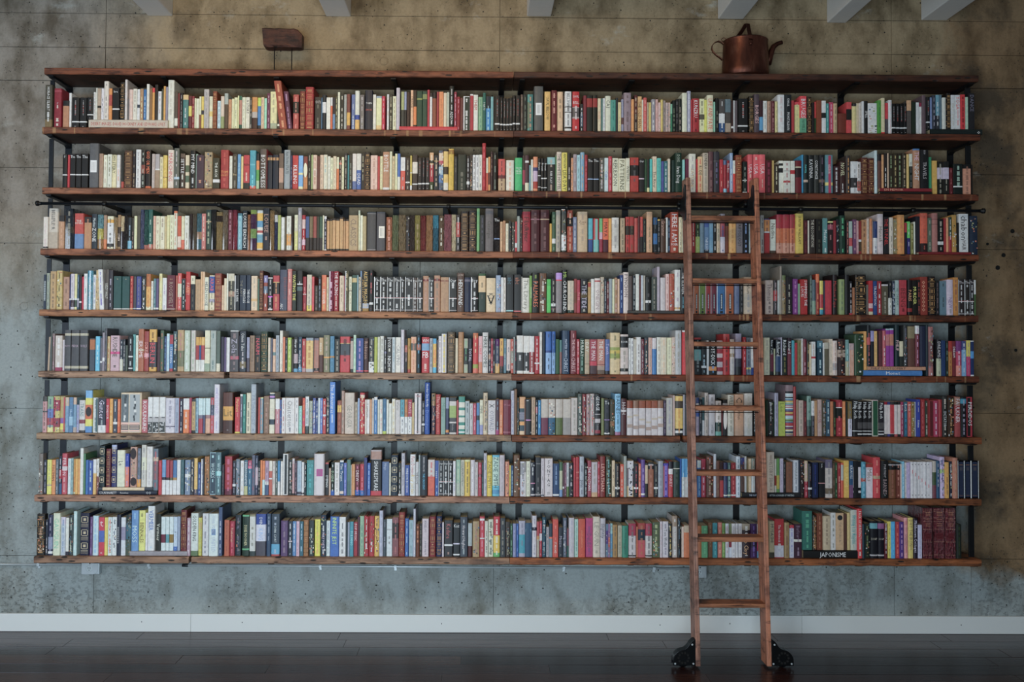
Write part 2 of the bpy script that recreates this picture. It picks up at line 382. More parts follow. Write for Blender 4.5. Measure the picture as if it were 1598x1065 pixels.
# uprights and arms
UP = [(98.5, 108.5), (267.5, 277), (437, 447), (612.5, 622), (776, 785), (806, 815.5), (970, 982), (1143, 1155), (1308, 1319), (1479, 1489.5)]
for i, (pa, pb) in enumerate(UP):
    a, b = at(pa, 440, 0).x, at(pb, 440, 0).x; half = 0 if (a+b)/2 < .12 else 1
    b = a+max(.030, min(.040, b-a))
    zt = BZ[0][half]-THK; zb = BZ[8][half]-THK
    lo = BZ[7][half]-THK if False else zb
    mat = M_STEEL2 if i == 0 else M_STEEL
    # the strap runs between the boards: one length per bay
    for r in range(8):
        m = MB(); m.box(a, b, -.0035, 0, BZ[r+1][half], BZ[r][half]-THK-.0005); m.build('wall_strap', mat, shelf)
    for r in range(9):
        z = BZ[r][half]-THK-.0005; m = MB()
        m.face  # flat arm with a tapered nose
        w0, w1 = a+.004, b-.004
        prof = [(-.004, z), (-.262, z), (-.262, z-.006), (-.240, z-.012), (-.03, z-.016), (-.004, z-.030)]
        n = len(m.v); k = len(prof)
        m.v += [(w0, y, q) for y, q in prof]+[(w1, y, q) for y, q in prof]
        m.f.append(tuple(range(n, n+k))); m.f.append(tuple(range(n+2*k-1, n+k-1, -1)))
        for j in range(k): j2 = (j+1) % k; m.f.append((n+j, n+k+j, n+k+j2, n+j2))
        m.c += [(1, 1, 1)]*(k+2); m.m += [0]*(k+2)
        if not (r == 8 and i in (1,)): m.build('shelf_arm', mat, shelf)
# outer posts
PYF = -.214
for side, (p1, p2) in enumerate(((72.5, 79.5), (1508.5, 1517))):
    a, b = at(p1, 440, PYF).x, at(p2, 440, PYF).x
    for r in range(8):
        m = MB(); m.box(a, b, PYF, PYF+.008, BZ[r+1][side], BZ[r][side]-THK-.0165); m.build('outer_post', M_STEEL2 if side == 0 else M_STEEL, shelf, bevel=.001)
POSTS = [(at(71, 440, PYF).x, at(81, 440, PYF).x), (at(1507, 440, PYF).x, at(1518, 440, PYF).x)]
# rail
RY = -.312
ra, rb = at(58, 317.6, RY), at(1535, 329.4, RY)
RR = .0092
def rail_z(x): return ra.z+(rb.z-ra.z)*(x-ra.x)/(rb.x-ra.x)
m = MB(); m.tube([ra, rb], RR, 16); m.build('ladder_rail', M_STEEL2, shelf, smooth=True)
for p, s in ((ra, -1), (rb, 1)):
    m = MB(); m.lathe([(.0001, -.008), (.013, -.007), (.016, -.003), (.016, .008), (.0105, .009), (.010, .026)], 20, axis='X', org=(0, 0, 0))
    m.v = [(p.x-x*s, y+p.y, z+p.z) for x, y, z in m.v]; m.build('rail_end_cap', M_STEEL, shelf, smooth=True)
for px in (163, 342, 521, 700, 885, 1060, 1250, 1425):
    x = at(px, 322, RY).x; z = rail_z(x)
    m = MB(); m.box(x-.046, x+.046, -.010, -.0015, z-.055, z+.05); m.build('rail_bracket_plate', M_STEEL, shelf, bevel=.002)
    m = MB(); m.box(x-.007, x+.007, RY+.008, -.008, z-.012, z+.012); m.build('rail_bracket_arm', M_STEEL, shelf, bevel=.002)
    m = MB(); m.lathe([(RR+.001, -.012), (RR+.0045, -.011), (RR+.0045, .011), (RR+.001, .012)], 18, axis='X', org=(x, RY, z)); m.build('rail_collar', M_STEEL, shelf, smooth=True)

# one line per group of books: right edge, top, colour and marks, in sixths of a pixel of the measured view
DATA = r"""
#1
@50,104
_120;192 172 4a4838 ~ddc t5-60:HORACE_SILBERT:ddc /80-100:7a6a40
_205;278 205 8c1c30 t35-40:The:dcc|h /5-9:a04050 ~dcb
_286;346 320 b08058 /0-19:222
370 248 dcdac8 
446 290 181818 p;514 290 181818 p;576 290 181818 p
_576;598 240 d8d4c4 b492 ~876;612 200 d6d0bc b492;648 205 a89880 b492 /55-62:221;674 205 c8c8cc b492 ~556;720 138 c4c4b8 b492 ~777
750 205 d08a30 b492 /20-55:b04838;820 200 1c1a18 b492 /64-68:ccc h8-15:live:ddd
_824;870 148 221a12 b492 g;894 122 c0c0bc b492;910 300 666 b492;945 215 c8b4a8 b492;985 208 ccc8b8 b492 ~887;1012 212 c8ccd0 b492 /50-60:345;1044 208 a8865a b492 ~dc9
1072 214 1f6fa8 b492 ~9bd;1100 164 c8c8bc b492;1126 205 8a6a3c b492;1150 200 e0982c b492 /0-14:d03030;1180 170 2a2420 b492;1214 232 d4d0c8 b492 ~944;1232 210 48503c b492
1252 184 e09c30 b492;1274 190 889 b492
H528 1270 497 580 b4ae9c t3-97:DESERT_IMAGES._DAVID_HOCKNEY_AND_EDWARD_LIVET:a84038
1334 98 d2ccbc ~aa9;1366 240 5a5040 /70-90:ccb;1386 250 803028;1412 245 222 ~999;1466 265 3f7f7c /0-14:e0b070 ~cdc;1498 275 6a2a2c /30-60:d8c040;1522 278 8c2430 ~ca9;1538 296 c9d2a4
@306,104
28 300 c8d6b0;48 280 d8d4a8 /55-100:8a5a40;72 280 d8b83c /42-55:334;122 214 a8a8a4 ~888;156 280 cccaac /45-60:d8b860;196 232 8a4422 g
_198;230 322 a8c8d0 ~789;264 278 c4b8a4 /60-100:8a9a60;302 252 98a8a0 /30-100:5c4c38;332 308 c08e60 ~863;356 302 ccd0a0;388 290 d8d49c ~886;402 272 dcd890
430 275 b08070 /0-12:2a6a50 /84-100:1e5a4a;464 288 d4ccb0 ~998;504 288 ccc8b4 t8-50:A_STORY:444;522 296 444840 ~cba;576 288 c08838 /45-63:a8a49c /63-100:4a2e20;608 292 243038 /0-26:aacc40 /26-85:2a80b8
638 288 d8b490 ~a76;664 296 88ccb0;694 250 6c2850 ~b9a;760 236 ccc890 /82-100:98a888 ~997;786 300 3c3428 /80-86:ccb
_788;860 134 9a4426 lean-65 ~d96;908 234 5c2c48 lean-45 ~a8a;964 262 a8443c /20-52:222822 ~c87
_972;1024 232 7a2e20 g;1104 192 9c1420 g;_1110;1174 286 2c2c28 h5-20:on:999 ~776;1182 290 58a;1220 266 1e2a30 /20-50:ddd
1260 290 dcd4bc;1280 290 cc6430 /0-25:ccd;1304 290 5888b0 /0-50:223;1326 280 4a4c34 ~bb8;1350 240 d0ccb0;1386 252 24281e ~bba;1412 262 98a098;1446 258 7a3c30 /50-85:c8a030
_1456;1490 262 5870a0 ~bcd;1534 228 dcd8b8 /60-72:3050a0 /72-100:d4a850;1578 264 686664 ~aaa
@562,104
_2;38 264 5c5854 ~998
_46;118 222 232838 h28-36:TOBIN:ccd h46-51:DRUE:b54 
150 262 c8c8bc;204 276 d8cc98 /0-6:88a0b0 /84-100:c8b070;234 278 c02848 ~e9a;_250;272 260 e4e0c8 ~a86;304 260 343424 ~bb9;338 278 dcd4a4 ~864;374 200 b0b0b8
_384;414 236 98a468 b544 /52-100:3c4038;436 236 8898b8 b544 /52-100:202020;468 240 3c2018 b544;_472;500 222 cca880 b544 t5-60:STRANGE:331 ;530 222 382818 b544 /45-95:d87c30;584 230 164a34 b544 /20-24:8a9a40 ;630 232 1a4c38 b544 /8-22:7a8a50
652 218 b83040 b544;676 246 e0e0d8 b544 /0-12:30302c;718 240 8c4e30 b544 /0-18:221c18;738 236 a02838 b544;782 236 d08444 b544 ~a63;812 246 c4bca0 b544;836 240 a8b4a0 b544;880 184 20241e b544 t62-85:ADDU:ddd ~ddd;906 238 982c44 b544 ~dab
H366 912 546 588 c02838
938 284 901828 ~d89;966 294 6a2e28;1030 278 d8d8c8 M980,1026,142e22 ~dde;1062 258 a82434 /0-4:ddd;1106 264 d8d4bc t5-50:THEM:a33;1150 286 7cac84 ~587;1178 246 1c6a5c t20-50:PARTS:cdc;1224 278 2088c0 /0-34:14283a ~9cd;1250 282 68a8a8
1262 280 262018;1310 272 151310 p;1340 290 141210 p;1368 296 161412 p;1398 298 121010 p;1428 292 141412 p;1458 270 161210 p;1500 270 141412 p
_1504;1528 262 5c4c40 ~998;1566 262 1c2620 ~787;1600 262 4c9890 /20-90:6a7c60
@818,104
_4;24 280 383c34 ~aa9;_30;86 260 2c7470 ~b86
_92;180 186 565a58 C108 164 342 456 dcdcd4
_190;248 236 d8a850 t15-70:SAUL_BELLOW:332
_254;308 224 6c1c26 ~c98;364 238 c8ac84 ~875
_380;444 234 dcdcd0 t5-35:BELLOW:222 /37-39:333 /50-52:333 /87-91:333 ~555
450 250 433;520 236 b81824 h4-20:SAUL:dcc h20-34:BELL:dcc /38-66:999490 /40-62:565452 ~dbb
_524;554 350 283434 /35-80:405868 ~cdd;586 272 7c2834;640 270 22261c /8-32:982c28;686 270 22261c /8-32:982c28;_690;720 298 d4bc98 t5-95:ooooo:c43;738 298 4c7c78
760 296 c8ccd0 ~667;812 276 d8c8b0 t12-32:CAJ:333 ;860 312 3c9484 ~2a7065;880 292 24343c;910 334 d4bc84 ~a86;932 308 8890a8 /55-75:644
1004 246 8a7c84 ~655;1032 308 e08c40;1062 268 3c2420 /0-50:5a2020 ~cb9;1104 280 d0a060 t8-90:THE_OLD_MAN:432;1118 310 ccc8b4;1150 292 c4504c ~e98
1170 336 a0987c ~665;1192 336 b8ac50;1230 308 8a8c94 ~ccc;1256 308 c8a098 ~844;1280 336 c8a8a4 k;1302 310 c4b458;1326 318 8c8480 ~554;1350 338 b0a098 k;1372 338 b8a098 k
1390 350 1e7a58 /0-34:6ab090;1420 316 14201c ~897;1446 306 1c1c1c ~777;1476 302 182420 ~ba9;_1480;1528 248 d4c8a8;1562 230 98a0b4 ~bcd
@1074,104
_24;36 310 b03038;104 300 a01c28 t5-55:KUNZRU:edd ~311
154 302 dcc890 /45-60:554 ~554;176 312 e8d020;236 268 d8bc9c t10-90:LIFE_AND_FATE:b53;254 330 7cb8a0;288 296 181814 ~665
346 306 4c4a48 /42-70:c8c8c4 /70-100:2c5480 ~dcc;402 306 587078 /38-70:4c4844 /70-100:988c78;_404;424 320 3c2420 /78-84:ddd;436 318 e0e0e0;462 320 5c5458;_466;562 300 141414 p;_568;616 278 241e12 g;668 260 4c4048 t12-90:BORGES:c99
702 316 3c1c24 /50-90:4490b8;740 322 d8d0b4 ~887;776 326 a08068 ~654;812 324 5c2028 ~a77;840 328 b8b474 ~886;_838;904 264 c4c8bc ~a99
970 264 1c2428 t10-30:KHALIL:dde t45-90:MONTALBAN:dde;996 318 a02830;1046 330 ccb870 /0-10:c03040 ~997;1112 276 c83440 /58-100:4c9474 t8-58:BRUGES:fee t62-90:NOVELS:243;1158 286 2c1c10 g;1182 336 241c1c;1202 330 b83030 /50-100:1c4820
1252 316 7a3c1c;1294 320 c8ccc8 /36-52:222;1320 346 2c8c88 ~9cc;1362 334 a83058 ~d9a;1398 346 a8946c ~664;_1402;1484 440 6c2c18;1534 332 b8383c /22-56:1c201c;1580 346 d8b478 /0-8:222 ~985;1598 344 b4a888
@1330,104
_4;36 350 d8ac68 /0-8:333;62 344 c0b49c ~876;86 344 b8b0a4 ~776;_90;112 326 c8c8cc;148 324 101010 t10-70:SPILL:eee;236 344 e0e0dc k k;272 316 3c8c28 ~263
306 294 d8ac84 /93-100:c22;338 342 b82434 /50-100:4c484c;372 314 ccc0b4 ~b99
408 346 101010 p;444 346 101010 p;480 346 101010 p;512 346 101010 p;556 316 4c4844 /0-30:b08c64;598 330 1c2c1c;628 336 d8d0bc;652 340 c8c0b0 /0-12:824;690 270 5a4a50 ;730 286 141414 p;748 290 6880a8 b576
782 270 2c3440 b576 ~99a;818 266 5890a0 b576 /60-100:2c3038 ~cdd;840 264 506c78 b576;878 292 b8b8ac b576;924 250 1c140c b576 g;964 266 c8ccb4 b576 ~998;1014 266 ccc0c0 b576 t5-42:YOGA:c22 ~c77;1060 262 b81c24 b576 ~311;1088 286 90b098 b576;_1094;1150 250 202024 b576 t5-50:DANCE:667
H730 1220 578 632 12201e t88-97:o:ccc
#2
@50,200
_284;332 248 16120e /59-62:ddd t3-10:the:ddd;354 252 b82430;408 240 16120e /59-62:ddd h3-14:The:ddd;462 240 181410 /59-62:ddd h3-14:The:ddd;528 240 14110e /59-62:ddd h3-14:The:ddd
_536;628 144 5a5e60 C550 610 302 416 d4d0c8;668 240 a08468 ~976;704 252 d4ccb4 ~a98;748 246 d8d0b8 ~775;792 252 d0c498 t3-55:MYSTERY:442;828 252 c8c8c4 ~c97
_836;862 234 28281c /80-100:a43;940 212 54381f g;972 220 241820 ~986;1022 202 ccd0d0 ~999;1062 208 26241e /38-60:843 ~aba;1116 204 241810 t4-60:GOD_OR_MEN:d62 /93-98:c62
_1122;1150 242 b0a8a0 ~887;1196 244 a0a0a0 /42-46:ddd /46-100:988468;1228 270 d4c498 ~876;1266 256 dcb840 /64-66:654 ~b94
_1272;1330 206 c8c0b0 t8-80:MARCHING:b66;1382 190 5c6458 /70-76:9bc ~bbb;_1388;1436 240 48382c t15-55:SETTLE:ddd /0-10:654 ~dcb;1474 254 c4bc9c /30-50:586848 /60-80:587058
_1484;1534 210 14140e t3-68:MY_MIND:ddd ~ddd;1556 244 80a090;1598 250 4a3440 ~987
@306,200
76 256 4a3440 ~b86;154 226 a09068 k ~876;222 280 3c3c24 /68-78:dcdcc8 t15-60:THE_ARCH:cdb
_228;308 206 a02c28 h52-60:TOM:c94 h60-68:LEAVEY:c94 ~b54;_310;340 262 d4d0b8 ~bba;386 244 4a4430 h55-60:The:cb8 ~887;420 246 5898c0 ~9cd;442 264 e0b870
502 254 b43038 /80-100:2c2c24 h5-50:REEN:111 ~dba;562 210 309cac /90-100:c65 h10-60:aaaa:7cd ~6cd;594 238 182028 /20-45:dc8030 /45-75:50a040 /75-100:98b890
_598;662 196 5c5248 t15-95:BOTTOMLESS:ddc ~b9a;666 200 a02430;718 256 122234 /6-14:b08850 /14-22:122 ~223;774 250 122236 /8-16:b08850 ~223;820 238 6c5a48 /40-80:b09078
_824;884 206 8c9ca0 t5-60:NATION_STATE:344;902 256 2c2c58 ~889;958 256 b82c28 /30-70:b84438 t25-85:KILLING:dcc;1004 258 68a8d8 /90-100:dcd8a0 /50-56:dc9
1046 266 80362a /60-100:b87c38 E1008,1044,326,464,d8c8a8;1078 234 282418 ~998;1094 250 98b070;1134 252 c8b49c /40-60:cba ~a65;1160 264 6c3c30;1194 252 c8b498 ~987;1232 250 ccc8b0 ~7aa
1260 264 dcd4b8 ~998;1284 278 d8cca8 ~776;1316 264 ccc0a0 ~a97;1340 272 dcd8a8 /35-100:d07838;1362 282 3a2018 /0-14:421 ~ba9 /14-20:d42;1388 272 dcc8a0 ~997;1420 236 3c3430 ~aa9
1434 254 1c8c90;1464 250 383428 ~9a9;1504 240 ccc4bc /75-100:5870a0;1550 240 ccc8bc /45-100:4468a8 t50-90:DEAD:cdd;1576 240 28281c /85-100:ccc;1598 228 1e1810 /20-100:765030
@562,200
10 240 ccc /45-100:5c80b0;42 238 28241a ~aa8;96 226 2a2014 g;164 256 ccb0a0 ~a87;186 264 b03030;212 264 d4cc98 ~a98
276 224 b08460 t8-52:BOTTLE:eec /92-99:dcc;300 220 dcd0a8;326 264 c4b488 ~886;350 240 c8cca0;378 240 dcd8b8 /0-62:4070b8;424 274 dcd4d0 /40-100:c8503c ~aaa;468 278 302420 /72-76:ddd ~998
488 258 b8a838 /48-50:ddd /85-100:ddd;540 250 3c2c24 /20-52:ccc4b8 /80-83:ddd;578 276 241814 p;612 276 1c1414 p;650 276 1c1414 p;690 230 a82838 /0-32:c8a070 /20-28:332 /76-100:341 ~dcb
736 256 14202c /15-17:b94 /20-50:1e262e ~ba8;780 212 4c5c70 /6-25:c8b8a0 /25-35:b56 /40-60:98b8c8 /60-80:5480b0 k;828 200 342c24 /5-42:d0b058 /42-60:443824 /60-80:dcb058 /80-100:c8c8bc;880 194 c8ac18 /3-13:987020 ~a91
912 266 2c2c30 ~665;996 248 141e14 /3-95:1c2c1c ~776 ;1028 262 241c20 /72-80:ddd ~dcd;1054 248 342c24 k ~ca8;1084 252 d8d0c8 ~444;1114 252 d8d0c8 ~444;1144 250 d4ccc0 ~444
1180 142 a81424 ~d56;1200 280 d0ccb0 /45-100:c85838;1222 270 c88c40 /45-80:6c3424;1246 220 3c2020 ~976;1284 230 24201c ~787
_1294;1360 290 c04840 /50-60:6c1c24 /60-100:b09870 ~533;_1366;1444 302 d8c8b8 ~c97;_1450;1522 280 14b068 h28-32:DEBATES:dfe h32-36:of:dfe h36-42:ISRAEL:dfe h43-48:VALLEY:dfe
1550 256 3c2420 /40-80:982c48;1584 256 54302c /6-16:ddd /80-100:cba;1598 350 6a8a98
@818,200
_6;46 258 50343a /14-20:ddc /75-98:d8c8a8;62 348 70a8b0;84 296 d0ccc0;128 270 d08858 /38-70:b8a8c0 /70-90:a83828 /30-40:447
156 284 181818 t10-38:Proust:ddd /50-86:ccc /53-84:222;186 284 141414 t12-40:Proust:ddd /58-88:ccc /61-86:222;214 284 141414 t12-40:Proust:ddd /58-88:ccc /61-86:222
292 274 242420 /0-20:7cb0b0 t40-75:FAIR_PLAY:ddd ~a98;304 258 585;352 224 c0b8a8 t5-95:THE_WHITE_HOTEL:443;406 230 d4c030 t3-40:ANTHONY:331 t45-95:LISA_DAY:331;438 234 2c2824 ~bba
460 280 c89060 k;494 246 9c9498 ~655;526 252 90c0c8 ~588;566 228 70a0b8 ~c94;594 250 981c28 ~d67;646 280 201c1a /60-63:8ae h4-12:The:ddd;702 280 201c1a /60-63:8ae h4-12:The:ddd
_704;752 280 585850 k ~bbb;790 280 b0c8c8 t8-95:Celine:36a;824 266 b83040 ~c89;_826;884 282 d0c8ac t5-80:REFLEXION:443;952 286 ccc4a8 t5-92:PATTERNS:553;992 282 ccc4ac t5-85:WRITERS:554
1076 276 a83024 /22-52:1c1814 ~555;1128 284 221e1c /58-61:eab h5-12:Our:ddd;1152 292 2c5434;1176 290 2c2820 /85-100:d8c088;1202 290 28b4ac;1244 266 d4b498 t35-92:The_River:333 ~987
1284 282 40b4a8 ~288;1310 312 4c5494;1346 310 287078 ~cdd;1370 288 dcb8a0 ~ba9;_1382;1414 300 14342c;1478 232 0c3828 t35-75:Ivan_Doig:dde t5-22:DOIG:9a9
_1484;1508 296 70b8b0;1550 290 60183c /60-100:543;_1552;1600 244 c8b49c t30-90:SATURN:a85
@1074,204
_6;72 218 ccc0b0 ~999;90 268 b02830;136 244 d8a878 t25-50:RUDE:333 ~b43;190 210 a8a08c t3-40:KUNDERA:332 ~887
236 198 5c3c40 ~866;294 198 34343c /22-23:666 ~668;328 272 a82430 ~d87;_330;360 278 982030 /0-14:48688c /86-100:70b0c8;388 280 8c1c2c t5-40:The_Boy:edd t50-95:House:edd;420 210 7898b8 ~bce
442 280 dcc8b0 /40-100:c83020;504 230 7c3814 g;_510;554 290 14201a /58-60:cdd /95-99:ddd ~898;_556;606 224 c04850 t25-50:USA:bbb ~da9;664 224 c85058 t25-50:USA:bbb ~da9;724 224 c85058 t25-50:USA:bbb ~da9
786 278 50121c ~824;806 280 a89448;850 318 382c24 ~cb9;894 282 ccc0b0 /8-15:222 /22-36:222;960 284 d0c4b0 /30-31:555 /60-66:a33 ~966;1002 284 ccc0b0 /28-40:a8202c;1064 282 6c1420 /18-21:cb9 /21-50:30181c
1082 226 1890b8;1124 228 182828 /64-70:a98 t12-60:nova:3bb;1176 230 1c2020 t12-60:KAVENNA:cdc;1226 228 303430 t14-62:CONSTANCE:cdc;1282 228 1c2024 /63-70:654 ~656
1358 228 4c8088 /70-78:d8b058 M1312,1336,a02850 t25-48:REZZORI:eee;_1362;1418 330 3c1c20 ~dcb;1474 290 3c201c t5-45:NOVEL:dc8 ~dcb;_1476;1522 234 3c3430 ~b84;1598 290 c8c4bc /50-80:333 ~888
@1330,204
_0;36 294 c4c0bc /50-82:222;82 294 b8b4b0 /60-90:a65448 ~554;146 254 54281c g;208 260 502018 g;236 186 a0b8d0 ;_238;274 220 5c382c b530 /0-20:1c181c;296 226 c88c54 b530;328 212 2c2420 b530 ~ccb;342 212 b09c80 b530;384 214 342c1c b530 ~8a7;424 212 38301c b530 ~ba6;466 213 30281c b530 ~8a7;508 212 342c1c b530 ~a97;534 222 d89c48 b530
566 218 c8c0a4 b530 /36-100:14241c ~666;_570;634 170 a07858 b540 /0-4:3874a8 t8-30:THE:b9a t38-80:NIGHT:ccc;718 180 18181a b530 t2-12:ECO:aaa t32-75:TRAVELS:999;_722;744 248 188058 b530;_748
798 282 cc9424 ~b83;854 290 1c1c18 /18-52:a4a0b0 /54-100:1c1c18 ~887;910 290 1c1c18 /18-52:a4a0b0 ~887;944 350 601820 ~955;_950;1038 310 101c18 /71-75:ddd ~8a9;1116 316 b07c60 /0-14:141414 ~754;1132 320 241c14
H260 748 534 566 7c1420 t8-45:EN_MEMOIR:b86
H262 748 570 596 1c1c18
#3
@50,296
_102;150 256 c8c4b8 /92-97:222 ~baa;_154;248 178 b8b4a4 t4-52:BELLEFLEUR:444 /58-100:a8a08c;304 242 b08860 /0-18:2c2824 ~b97;_308;390 178 222e38 m /45-60:4c4834 ~887
_396;486 224 b84438 h18-24:THE:ecb h24-30:NOVELS:ecb /57-100:5a84b0;558 256 b08454 /0-18:2c2824 ~a75;612 230 243440 t12-38:Mathias:bcc t38-80:ZONE:ddd;670 236 6098a0 m /40-70:b8b438 /70-100:a88040;700 240 a08468 /70-100:c87838
_702;764 250 d0c8a8 /10-20:d0a020 /20-82:ccc /82-92:333 ~555;_768;802 266 988050 m;832 238 94784c /35-92:3c2c1c t38-90:STEIN:cba;864 250 c8b888 m /45-100:322;896 240 281c14 m;934 262 2a3034 /72-97:6cb8d8 ~8ab;956 266 3c3828 ~b99
984 248 dcd49c;1016 242 504c3c;1052 188 505878 m;1090 190 1e5c54 m /88-100:b76;1132 188 1e6458 ~9ba /86-100:b76;_1134;1158 248 c8a088;1200 248 d4c8a8 ~976;1244 250 d0c8ac ~876;1262 250 b8ac78
1290 240 d8c890;1328 238 dccca8 ~986;1362 200 dcd4b4 /0-6:d87030 ~b63;1398 248 bc5428 /60-92:cba;1428 250 ccc8a4 /70-100:c64;1472 246 dcd8bc ~886;_1474;1504 228 403028 m;1544 228 58503c m;1598 226 38707c m /50-70:a86
@306,296
_8;50 224 506c6c m;92 226 b87068 ~dba;142 190 2c4438 ~9a8 /28-31:a97;188 188 1c1410 m;248 210 8c7840 m /10-26:321;300 194 70644c m;342 192 681c30 ~b89
388 192 882038 m;434 222 70a8b8 /0-7:378 ~8cc;482 198 142430 t5-95:LOUISE_ERDRICH:ccd;508 236 a06838 m;568 192 502850 m /0-10:90b040 /47-70:78a048;_570;628 196 d0c8bc /7-26:d8a820 /26-42:4c94b8 /50-56:a44 /60-80:5c9cb0 /80-95:d0a828;690 176 1c2030 t8-64:LOUISE:a87 ~a87
734 196 8c7038 m;766 238 343c60 m /0-20:ccc;794 240 98a84c;_796;830 260 d8d4c4;846 254 5c5438;892 248 dcd4bc /52-85:d09838 ~998;916 252 403020 m;_920;954 238 dcd070 /0-45:d8d0a8 ~a98;992 172 98989c ~bbb
1026 240 a81428 /12-38:c8b0a8 /68-84:cab ~dbb;1060 252 3c5888 /62-100:33261c;1096 252 786c48 /62-100:33261c;1130 252 98483c /62-100:33261c;1154 252 3c3c28 /62-100:33261c;1186 252 345c44 /62-100:33261c
1200 242 ccc8a8;1224 250 1c1c34 ~bbc /0-8:ddd /95-100:ddd
1252 276 c0985c K;1276 276 a8884c K;1308 270 b8945c K;1344 274 c09c60 K;1378 256 b8965c K;1402 278 b08c58 K;1430 278 c0965c K
1520 242 a89468 t10-85:CLASSICS:765;1540 196 d0d4a8;1562 242 dcd4bc;1598 250 a89c6c
@562,296
_10;26 242 dcd4a8;50 252 dcd094 m;_62;152 210 484848 /4-5:999 /95-97:888;238 210 4c4c50 C176 230 344 456 ccc8bc
_242;300 260 b07048 m ~d98;360 242 647048 m;430 238 7c6c48 m;464 250 281c1c k;512 242 3c2c20 m;564 242 8c8430 m ~986;618 246 782824 m;682 242 98703c m
736 242 3c7c90 m /0-35:2888a0 /35-100:1e6478;786 246 705c40 m ~dcb;858 234 8c5058 m;900 234 b8b088 m;938 236 2c2024 /20-60:a84038 /60-85:222 ~ccc
_942;1018 204 3c2c1c g;1092 196 2c1c18 g;1122 172 68a868;1168 240 242828 ~556;_1172;1252 168 686464 t30-70:Catalogue:443;1312 262 241410 /60-63:8ad h3-12:The:ddd m;_1312
1338 302 c8a478 ~875;1364 292 a87c50 ~743;1392 318 c8c8b0 ~a96;1420 296 282828 k;1452 306 444840 k;1472 300 b83038 /70-85:ccc;1498 250 90a098;1522 266 403428 k;1598 208 a01830 t8-80:Faulkner:511 /55-56:511
@818,296
56 208 a01830 t10-80:Faulkner:511;_60;148 192 4c141c /21-23:a78 ~755;238 192 4c141c /21-23:ba8 ~755;260 320 c8a020;296 210 3c6044 /66-78:ccc ~8a8;342 196 a09c8c ~777
_348;396 172 4c5048 /0-5:ddd /78-95:cdd /60-78:ddd k;_402;458 196 c05c3c m /17-38:282420 ~ca8;494 258 6c7c98 ~ccc;_498;596 208 b8a480 h22-28:Zone:643 h28-32:Fool:643 ~987
_600;644 270 38a8b8 /60-100:28508c /60-62:a44;_648;702 272 b02c38 M665,688,6ca8a0 /62-100:48a8a8;736 270 60b070 /40-60:b8a0b0 /60-100:982c48;_738;790 270 d85c28 /62-100:501c30 t5-60:MAYA:312;820 270 d89830 /62-100:c83
890 264 c4c4bc /18-80:b0b4ac ~888;_900;946 268 a49474 ~554;_950;990 256 a83028 /25-50:2c241c ~432;1030 256 a42c28 /25-50:2c241c ~653;1066 268 b04840;1088 250 5c2024 /60-100:433;1114 256 b84438 /55-100:2c2824 ~211;1144 274 1c2424 ~675
_1146;1204 210 b8946c ~875;_1210;1250 262 142028 /0-20:14507c /45-75:2468a0 ~555;1276 280 182024 /0-4:da3 ~888;1330 276 4c3424 t5-50:Grammar:a87 ;1346 262 b8c8d0 ;1370 268 14283c ~7ac;1448 212 9c3c1c t5-72:HERE_I_AM:dcc h72-85:FOER:dcc ~dca
1482 260 c8bc98 ~776;1498 276 dcc8a8
@1074,298
_30;68 282 9c2428 ~dba;110 300 30401c /45-100:98a840 ~9b7;150 282 6c8894;196 280 5c80a0 t52-92:FABULOUS:dde /0-20:3c5c98 /88-100:222c3c;236 276 6898b0;266 290 282420 ~ddd;300 280 b8a888 ~886
346 216 b8b8c8 /22-58:984854 ~458;380 284 703820 /0-15:2c2418;450 282 c89848 ~a73;514 284 706c70 t3-78:TRIPTOLOGY:222;568 284 181820 ~79c;604 280 88a0a0 ~666
_676;712 228 989890 ~544;766 262 a02020 E720 764 395 575 a02020 /0-3:3c4880 /3-36:c88030 /36-40:dcc ~435;_768;824 268 d0c4ac t8-60:Nadine:543 /90-100:543;_826;882 222 a02838 /35-72:b86838 /72-100:b88870 ~843;948 222 a02838 /35-72:b86838 /72-100:b88870 ~843;1004 222 a02838 /35-72:b86838 /72-100:b88870 ~843
1082 214 c8a828 t5-75:GUNTER_WALLRAFF:432;1122 276 4c1420 ~733;1136 278 c8b8a8;1194 262 302824 t3-80:THE_RECOGNITIONS:aa9;1262 264 1c1814 ~443
1308 256 488080 t20-80:Mosley:cdd ~bcc;1362 286 281c1c /0-4:cc6 /10-25:845 ~a77;1388 280 84202c;1418 266 1c2028 k ;1474 232 143828 ~4a7;_1480;1508 276 3c2c2c ~a65;1542 286 88a098 /50-75:a44;1580 272 643c60;1598 280 a88
@1330,298
_4;44 268 583858 ~a88;88 284 882420 /55-62:ccb /62-90:4c3c28;138 272 9c7448 ~643;160 260 b0a498 ~575;188 262 c07c44 ~965;_198;236 286 b0b8b8 /0-50:18386c ~557;290 218 b0a8a8 t30-70:Hannah:665
_292;346 244 202024 t5-75:THE_TUNNEL:a22;_350;384 250 b8b0a0 ~665;424 264 84784c k;490 226 c08434 ~a64;_494;516 300 982434 /30-100:1c2030;544 288 48b048 /50-100:302c6c ~aac;576 310 6c6c28 ~bb7;592 290 b0b8a8;_594;636 240 24242c 
_638;708 210 b85030 b568 /78-100:2c1c1c ~943;746 254 4c6050 b568 ~998;802 210 98645c b568 /15-16:422 /28-29:422;858 266 181818 b568 /68-78:ccc ~998;880 258 902028 b568;904 250 b88454 b568;934 248 902028 b568 /0-55:2c4434 ~bbb;978 226 a07c28 b568 k;1002 300 1c1818 b568
1092 216 c8c0b0 b568 t5-68:chabon:222 t70-95:HAIR:433;1098 240 222 b568;1178 236 1c2c40 b600 k
H626 1116 572 600 70141c
#4
@50,392
